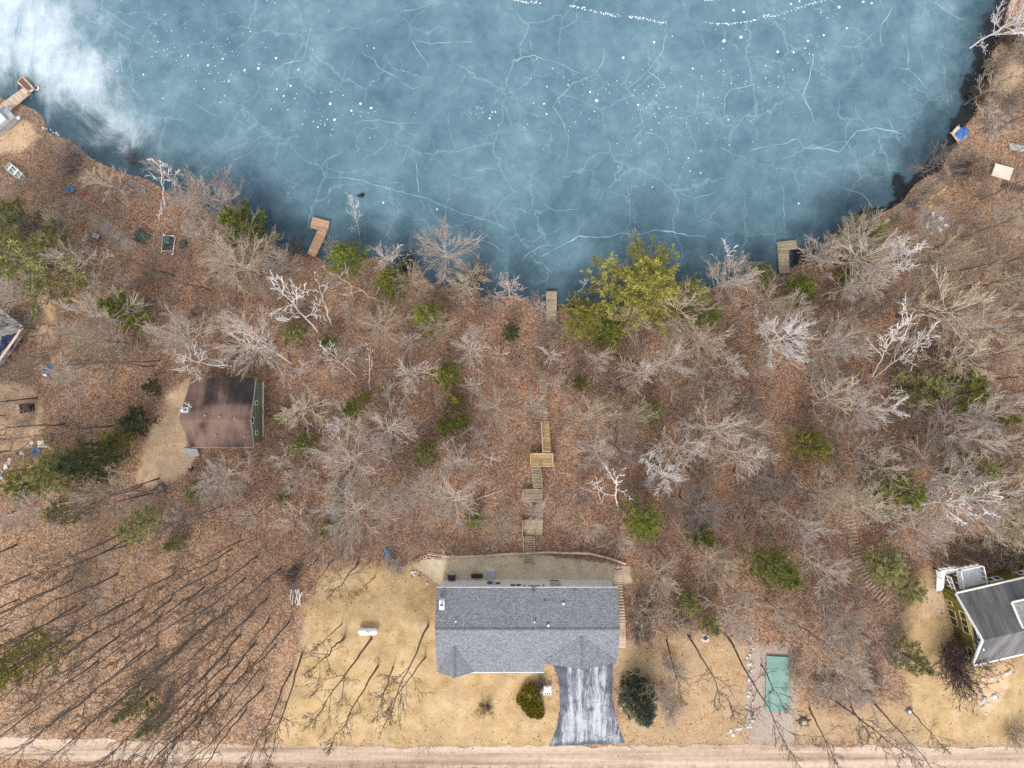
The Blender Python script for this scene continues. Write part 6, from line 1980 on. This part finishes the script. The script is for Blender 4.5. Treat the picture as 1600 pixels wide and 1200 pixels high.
for i, (px, py) in enumerate(TALL_W):
    tree_on('tall', px + random.uniform(-3, 3), py + random.uniform(-3, 3), 'D', where(px, py, 'slender dark tree rooted'), h=random.uniform(17, 22), group='dark slender trees of the lower left woods')
LEAN = {(1132, 990): (1238, 1200), (1076, 995): (1142, 1125), (1042, 1000): (1074, 1090), (670, 978): (618, 1115), (534, 976): (500, 1012), (538, 996): (480, 1044), (580, 998): (482, 1140), (591, 1041): (526, 1158), (614, 1043): (588, 1112), (665, 1028): (616, 1112), (472, 1020): (406, 1192), (1265, 1108): (1302, 1185), (1300, 1092): (1424, 1200), (1330, 1105): (1368, 1152), (1425, 1112): (1486, 1172), (1365, 1098): (1462, 1200), (420, 968): (345, 1060), (452, 972): (395, 1055), (496, 873): (452, 920), (520, 876): (488, 912), (559, 879): (505, 940), (586, 902): (562, 925), (455, 1050): (380, 1195), (1190, 1040): (1232, 1110)}
for i, (px, py) in enumerate([(1432, 396), (1500, 455), (1506, 492), (1470, 428), (1545, 415), (1590, 398), (1530, 312), (1460, 520), (272, 431), (240, 572), (250, 563), (180, 664), (100, 662), (246, 764), (238, 771), (58, 622), (205, 842), (330, 455), (1545, 590), (1585, 540)]):
    tree_on('tall', px, py, 'D', where(px, py, 'tall dark tree rooted'), h=random.uniform(16, 20), group='dark slender trees of the lower left woods' if px < 400 and py > 500 else 'dark slender trees of the shore banks')
for px, py, h, lab in [
    (496, 873, 15, 'dark bare tree at the top left corner of the yellow lawn, left of a pair'), (520, 876, 13, 'dark bare tree at the top left corner of the yellow lawn, right of a pair'), (559, 879, 17, 'dark bare tree forking toward the birch log heap at the lawn top'),
    (586, 902, 10, 'thin dark bare tree on the lawn left of the grey-roofed house, upper one'), (420, 968, 18, 'dark bare tree at the left rim of the yellow lawn'), (452, 972, 18, 'dark bare tree just inside the left rim of the yellow lawn'), (534, 976, 12, 'thin bare tree left of the propane tank'),
    (538, 996, 19, 'dark bare tree on the lawn below left of the propane tank'), (580, 998, 22, 'large spreading bare tree directly below the propane tank'), (591, 1041, 19, 'thin forked bare tree on the lawn above the road'), (614, 1043, 15, 'small forked bare tree mid lawn left of the house front'),
    (670, 978, 21, 'big dark bare tree rooted against the left end of the grey-roofed house'), (665, 1028, 15, 'thin bare tree off the front left corner of the grey-roofed house'), (472, 1020, 20, 'dark bare tree leaning over the road at the lawn corner'), (455, 1050, 20, 'dark bare tree beside the road at the lawn corner'),
    (1042, 1000, 15, 'dark forked bare tree at the top of the right lawn, left of two'), (1076, 995, 21, 'tall dark bare tree at the top of the right lawn, right of two'), (1132, 990, 22, 'tallest dark bare tree leaning down along the stone row'), (1265, 1108, 17, 'dark bare tree forking over the road right of the green platform'),
    (1300, 1092, 20, 'dark wide-limbed bare tree over the road in the lower right'), (1330, 1105, 16, 'thin dark bare tree by the road in the lower right'), (1425, 1112, 13, 'small dark forked bare tree on the far right lawn by the road'), (1365, 1098, 19, 'pale-trunked bare tree slanting across the road in the lower right'), (1190, 1040, 14, 'thin dark bare tree hanging over the green plank platform')]:
    tree_on('tall', px, py, 'T' if 'pale' in lab else 'D', lab, h=h, width=1.15, tip=LEAN.get((px, py)), th=h * .93)

# ------------------------------------------------------------------ the rest of the wood, zone by zone
CLEAR = [(20, 530, 60), (76, 578, 30), (42, 638, 36), (66, 695, 36), (10, 735, 30), (28, 270, 34), (115, 297, 24), (154, 370, 24), (225, 371, 30), (268, 384, 30), (10, 196, 40), (30, 140, 40), (345, 645, 85), (292, 715, 40), (60, 490, 40),
         (1460, 346, 36), (1466, 306, 26), (1502, 210, 34), (1566, 269, 34), (1590, 230, 36), (1590, 290, 34), (1525, 832, 36), (1345, 860, 34), (1365, 915, 34), (1270, 590, 30), (1500, 900, 60), (1560, 890, 60), (606, 862, 24), (668, 872, 40), (463, 933, 26), (767, 720, 22), (674, 585, 20), (696, 590, 26), (1004, 813, 36), (1212, 888, 40), (1273, 697, 30), (960, 760, 34), (1215, 1070, 50), (968, 950, 26), (577, 580, 26), (1400, 540, 44), (250, 290, 30), (216, 302, 44), (500, 370, 34), (1225, 400, 34), (862, 480, 60), (1055, 850, 30), (708, 660, 30)]
n_fill = 0
tries = 0
rf = random.Random(77)
tk = [list(t) for t in taken]
while n_fill < 165 and tries < 12000:
    tries += 1
    px, py = rf.uniform(-40, 1640), rf.uniform(190, 1130)
    g = P(px, py, -4)
    if float(shore_d(np.array([g.x]), np.array([g.y]))[0]) < 1.0: continue
    if open_ground(np.array([px]), np.array([py]), 8)[0] > .1: continue
    if px < 470 and py > 800: continue
    if 60 < px < 300 and 560 < py < 760 and rf.random() < .7: continue
    if any((px - c[0]) ** 2 + (py - c[1]) ** 2 < c[2] ** 2 for c in CLEAR): continue
    if any((g.x - t[0]) ** 2 + (g.y - t[1]) ** 2 < 2.6 ** 2 for t in tk): continue
    b = G(px, py)
    _cc = to_px(b.x, b.y, b.z + 9)
    if (abs(px - 845) < 52 or abs(_cc[0] - 845) < 46) and 540 < py < 880: continue
    _cc = to_px(b.x, b.y, b.z + 8)
    if open_ground(np.array([_cc[0]]), np.array([_cc[1]]), 34)[0] > .12 or any((_cc[0] - c[0]) ** 2 + (_cc[1] - c[1]) ** 2 < (c[2] + 12) ** 2 for c in CLEAR): continue
    tk.append([b.x, b.y, 1])
    kind = rf.choices(['slim', 'sapling', 'wide'], [5, 5, 2.2])[0]
    col = rf.choices(['P', 'T', 'G'], [4, 4, 2])[0]
    h = H0[kind] * rf.uniform(.62, 1.0)
    random.seed(tries)
    vx, vy = to_px(b.x, b.y, b.z + h * .6)
    lab = where(vx, vy, {'slim': 'slender ', 'sapling': 'small ', 'wide': 'broad '}[kind] + {'P': 'pale', 'T': 'tan', 'G': 'grey'}[col] + ' bare tree')
    plant('bare_tree', lab, 'tree', b, rf.choice(PROTO[kind]), h / H0[kind], COLS[col], group='bare trees filling the wooded slope', width=rf.uniform(.85, 1.2), turn=rf.uniform(0, 6.28))
    n_fill += 1
random.seed(5)

# shrubs along the water and in the gardens
SHR = [(215, 250, 16, 'G', 'dark bare shrub at the snowy left bank'), (120, 255, 26, 'G', 'dark bare shrub cluster on the bank above the gravel patch'), (465, 385, 18, 'G', 'grey bare shrub at the water left of the brown dock'), (435, 412, 30, 'P', 'silvery shrub on the bank left of the brown dock'), (385, 412, 14, 'P', 'small silvery shrub below the bushy tan tree'),
       (520, 388, 16, 'P', 'grey bare shrub at the water right of the brown dock'), (640, 412, 18, 'B', 'dark bare shrub at the water under the fan-shaped tree, left side'), (745, 440, 24, 'B', 'dark bare shrub at the water under the fan-shaped tree, right side'), (770, 470, 18, 'P', 'grey shrub on the bank left of the narrow dock'),
       (835, 470, 16, 'P', 'pale shrub touching the narrow dock'), (893, 480, 12, 'B', 'dark shrub at the water just right of the narrow dock'), (1210, 440, 16, 'P', 'pale shrub left of the right L-shaped dock'), (1262, 400, 20, 'B', 'dark shrub at the water right of the right L-shaped dock'), (1310, 370, 18, 'G', 'dark shrub at the water left of the tan shore tree'),
       (1395, 340, 16, 'T', 'tan shrub on the bank by the dark open water'), (1500, 265, 24, 'B', 'dark bare shrub below the blue tarp'), (1545, 195, 30, 'P', 'pinkish shrub thicket right of the blue tarp'), (1548, 110, 22, 'T', 'tan brush on the bank above the black water at the upper right'), (1590, 90, 26, 'P', 'pinkish brush thicket on the slope at the upper right edge'), (1575, 160, 24, 'T', 'tan brush thicket right of the blue tarp, upper one'), (1440, 300, 20, 'T', 'tan brush on the bank above the fire ring'), (1420, 318, 16, 'G', 'grey brush on the bank left of the fire ring'), (1525, 150, 20, 'B', 'dark shrub hanging over the black water at the upper right'), (1568, 60, 24, 'B', 'dark shrub hanging over the water at the top right'),
       (1484, 1008, 46, 'B', 'dense dark purple-grey shrub against the olive-green house wall'), (1488, 1036, 42, 'B', 'lower dark purple-grey shrub below the olive-green house wall'), (1565, 858, 30, 'T', 'tan dry shrub behind the white deck, left one'), (1600, 855, 26, 'T', 'tan dry shrub behind the white deck at the right edge'), (1530, 862, 22, 'T', 'reddish tan shrub touching the white deck'),
       (759, 1102, 11, 'B', 'low dark ragged clump alone in the middle of the yellow front lawn'), (620, 880, 20, 'P', 'grey bare shrub beside the broken timber steps'), (462, 892, 20, 'B', 'dark bare shrub above the birch log heap'), (1010, 950, 34, 'T', 'wide tan shrub beside the plank steps'), (1060, 965, 26, 'T', 'tan shrub at the top of the right lawn'), (1000, 985, 22, 'G', 'dark shrub at the foot of the plank steps'),
       (1240, 1050, 22, 'T', 'tan shrub right of the green platform'), (1290, 1070, 26, 'P', 'grey shrub between the green platform and the far lawn'), (1350, 1060, 26, 'G', 'grey shrub left of the far right lawn'), (1580, 1140, 22, 'T', 'tan shrub by the road at the right edge'), (845, 1063, 10, 'D', 'dark low shrub under the front eave by the driveway'),
       (1030, 1080, 22, 'P', 'pale shrub behind the dark spruce'), (1050, 1040, 24, 'P', 'pale low shrub on the right lawn above the dark spruce'), (1045, 1105, 20, 'P', 'faint pale shrub around the white bucket'), (320, 345, 20, 'P', 'pale shrub at the water left of the bushy tan tree'), (870, 520, 18, 'P', 'pinkish shrub at the head of the narrow dock')]
for px, py, r, c, lab in SHR:
    b = G(px, py + 2)
    k = max(.45, r * .074 / 2.2)
    plant('shrub', lab, 'shrub', b, random.choice(PROTO['shrub']), k, COLS[c])

# fallen trunks
LOGS = [(1240, 665, 1248, 686), (1077, 690, 1088, 700), (1098, 712, 1098, 748), (1136, 560, 1140, 612), (1150, 598, 1180, 668), (1176, 690, 1192, 670), (1182, 748, 1182, 775), (1042, 800, 1086, 862), (1025, 855, 1062, 895), (1113, 715, 1118, 722), (1200, 800, 1160, 795), (672, 590, 677, 640), (748, 575, 752, 628), (724, 682, 722, 712),
        (740, 795, 760, 758), (745, 780, 785, 765), (700, 690, 738, 668), (470, 577, 504, 563), (540, 550, 580, 536), (1200, 690, 1203, 718), (1195, 738, 1215, 752), (1410, 722, 1412, 745), (1500, 640, 1512, 655), (1570, 620, 1590, 645), (860, 720, 872, 750), (900, 770, 882, 800), (1130, 700, 1150, 735), (60, 870, 100, 855), (196, 770, 250, 768), (300, 985, 330, 955), (240, 1170 - 30, 262, 1115), (1360, 1128, 1400, 1160), (960, 555, 1040, 585), (1150, 620, 1200, 620), (1270, 412, 1287, 424), (1445, 395, 1456, 402)]
for i, (a, b, c, d) in enumerate(LOGS):
    p, q = G(a, b), G(c, d)
    pale = i % 3 != 2
    t = thing('fallen_log', where((a + c) / 2, (b + d) / 2, ('pale' if pale else 'dark') + ' fallen trunk lying'), 'log', tuple(p), ('pale' if pale else 'dark') + ' fallen trunks on the slope')
    n = 6
    pts = []
    for j in range(n + 1):
        m = p.lerp(q, j / n)
        pts.append((m.x + random.uniform(-.06, .06), m.y + random.uniform(-.06, .06), h1(m.x, m.y) + .10))
    r = random.uniform(.055, .10)
    MB().tube(pts, [r * (1 - .55 * j / n) for j in range(n + 1)], 6).build('trunk', M['bark_pale' if pale else 'bark_brown'], t)
    for j in range(4):
        k = random.uniform(.3, .95)
        m = p.lerp(q, k)
        e = m + Vector((random.uniform(-.8, .8), random.uniform(-.8, .8), 0))
        MB().tube([(m.x, m.y, h1(m.x, m.y) + .1), (e.x, e.y, h1(e.x, e.y) + .25)], [.03, .015], 4).build('branch', M['bark_pale' if pale else 'bark_brown'], t)

# ------------------------------------------------------------------ undergrowth, leaves and litter nobody could count
def scatter(n, wood=True, lo=0.4, seedv=3):
    q = np.random.default_rng(seedv)
    px, py = q.uniform(-70, 1670, n), q.uniform(-60, 1260, n)
    x, y = (px - 800) * 84 / FPX, (600 - py) * 84 / FPX
    d = shore_d(x, y)
    k = d > lo
    x, y, d = x[k], y[k], d[k]
    z = H(x, y, d)
    px, py = to_px(x, y, z)
    return q, x, y, z, px, py

q, x, y, z, px, py = scatter(15500, seedv=31)
og = open_ground(px, py)
clump = .5 + .5 * np.sin(px * .021 + 2.2 * np.sin(py * .013)) * np.sin(py * .027 + 1.7 * np.sin(px * .011))
dens = (1 - og) * np.where((px < 480) & (py > 790), .36, 1.0) * (.35 + .65 * clump)
dens *= np.where((px > 60) & (px < 300) & (py > 570) & (py < 760), .35, 1)
k = q.uniform(0, 1, len(x)) < dens * 1.0
x, y, z = x[k], y[k], z[k]
nb = 15
m = len(x)
hh = np.repeat(q.uniform(.6, 2.3, m), nb)
bx, by, bz = np.repeat(x, nb) + q.normal(0, .16, m * nb), np.repeat(y, nb) + q.normal(0, .16, m * nb), np.repeat(z, nb)
az, tl = q.uniform(0, 6.28, m * nb), q.uniform(.15, 1.15, m * nb)
d = np.stack([np.cos(az) * np.sin(tl), np.sin(az) * np.sin(tl), np.cos(tl)], 1)
ln = hh * q.uniform(.5, 1.15, m * nb)
p0 = np.stack([bx, by, bz + .02], 1) + d * (q.uniform(0, .4, m * nb) * ln)[:, None]
p2 = p0 + d * ln[:, None]
s = np.cross(d, q.normal(0, 1, d.shape)); s /= np.linalg.norm(s, axis=1, keepdims=True)
s2 = np.cross(d, s)
ring = lambda p, r: np.stack([p + s * r, p - s * r * .5 + s2 * r * .87, p - s * r * .5 - s2 * r * .87], 1)
v = np.concatenate([ring(p0, .016), ring(p2, .008)], 1).reshape(-1, 3)
b0 = np.arange(m * nb)[:, None, None] * 6
f = (b0 + np.array([[0, 1, 4, 3], [1, 2, 5, 4], [2, 0, 3, 5]])[None]).reshape(-1, 4)
mi = np.repeat(np.repeat(q.choice(3, m, p=[.36, .30, .34]), nb), 3)
tag(link('undergrowth', mesh_np('undergrowth', v, f, [M['brush_grey'], M['bark_tan'], M['bark_pink']], mi=mi)), kind='stuff')

q, x, y, z, px, py = scatter(150000, seedv=41, lo=.1)
og = np.maximum(region(LAWN, px, py, 34) * .93, region([ROAD, DRIVE] + DIRT[:1] + YARD, px, py, 8) * .965)
og = np.maximum(og, region(LAWN2 + GRAVEL[:1] + DIRT[1:], px, py, 14) * .8)
og = np.maximum(og, region(HOUSES, px, py, 1))
k = q.uniform(0, 1, len(x)) < (1 - og) * .8
x, y, z = x[k], y[k], z[k]
m = len(x)
a = q.uniform(0, 6.28, m)
sz = q.uniform(.055, .12, m)
u = np.stack([np.cos(a), np.sin(a), q.normal(0, .35, m)], 1) * sz[:, None]
w = np.stack([-np.sin(a), np.cos(a), q.normal(0, .35, m)], 1) * (sz * .62)[:, None]
c = np.stack([x, y, z + .03], 1)
v = np.stack([c - u, c - w, c + u, c + w], 1).reshape(-1, 3)
f = np.arange(m * 4).reshape(m, 4)
tag(link('fallen_leaves', mesh_np('fallen_leaves', v, f, [M['leaf_a'], M['leaf_b'], M['leaf_c'], M['leaf_d']], mi=q.choice(4, m, p=[.38, .34, .12, .16]))), kind='stuff')

q, x, y, z, px, py = scatter(26000, seedv=51, lo=.2)
og = np.maximum(open_ground(px, py), region(LAWN2, px, py, 12))
k = q.uniform(0, 1, len(x)) < (1 - og)
x, y, z = x[k], y[k], z[k]
m = len(x)
a = q.uniform(0, 6.28, m); ln = q.uniform(.25, 1.0, m); r = q.uniform(.012, .024, m)
e = np.stack([np.cos(a), np.sin(a), q.normal(0, .06, m)], 1) * ln[:, None]
nrm = np.stack([-np.sin(a), np.cos(a), np.zeros(m)], 1) * r[:, None]
c = np.stack([x, y, z + .07], 1)
up_ = np.array([0, 0, 1.0]) * r[:, None]
v = np.stack([c - nrm, c + nrm, c + up_ * 1.6, c + e - nrm * .5, c + e + nrm * .5, c + e + up_], 1).reshape(-1, 3)
f = (np.arange(m)[:, None, None] * 6 + np.array([[0, 2, 5, 3], [2, 1, 4, 5], [1, 0, 3, 4]])[None]).reshape(-1, 4)
tag(link('fallen_twigs', mesh_np('fallen_twigs', v, f, [M['brush_grey'], M['bark_grey'], M['bark_pale']], mi=np.repeat(q.choice(3, m, p=[.5, .38, .12]), 3))), kind='stuff')
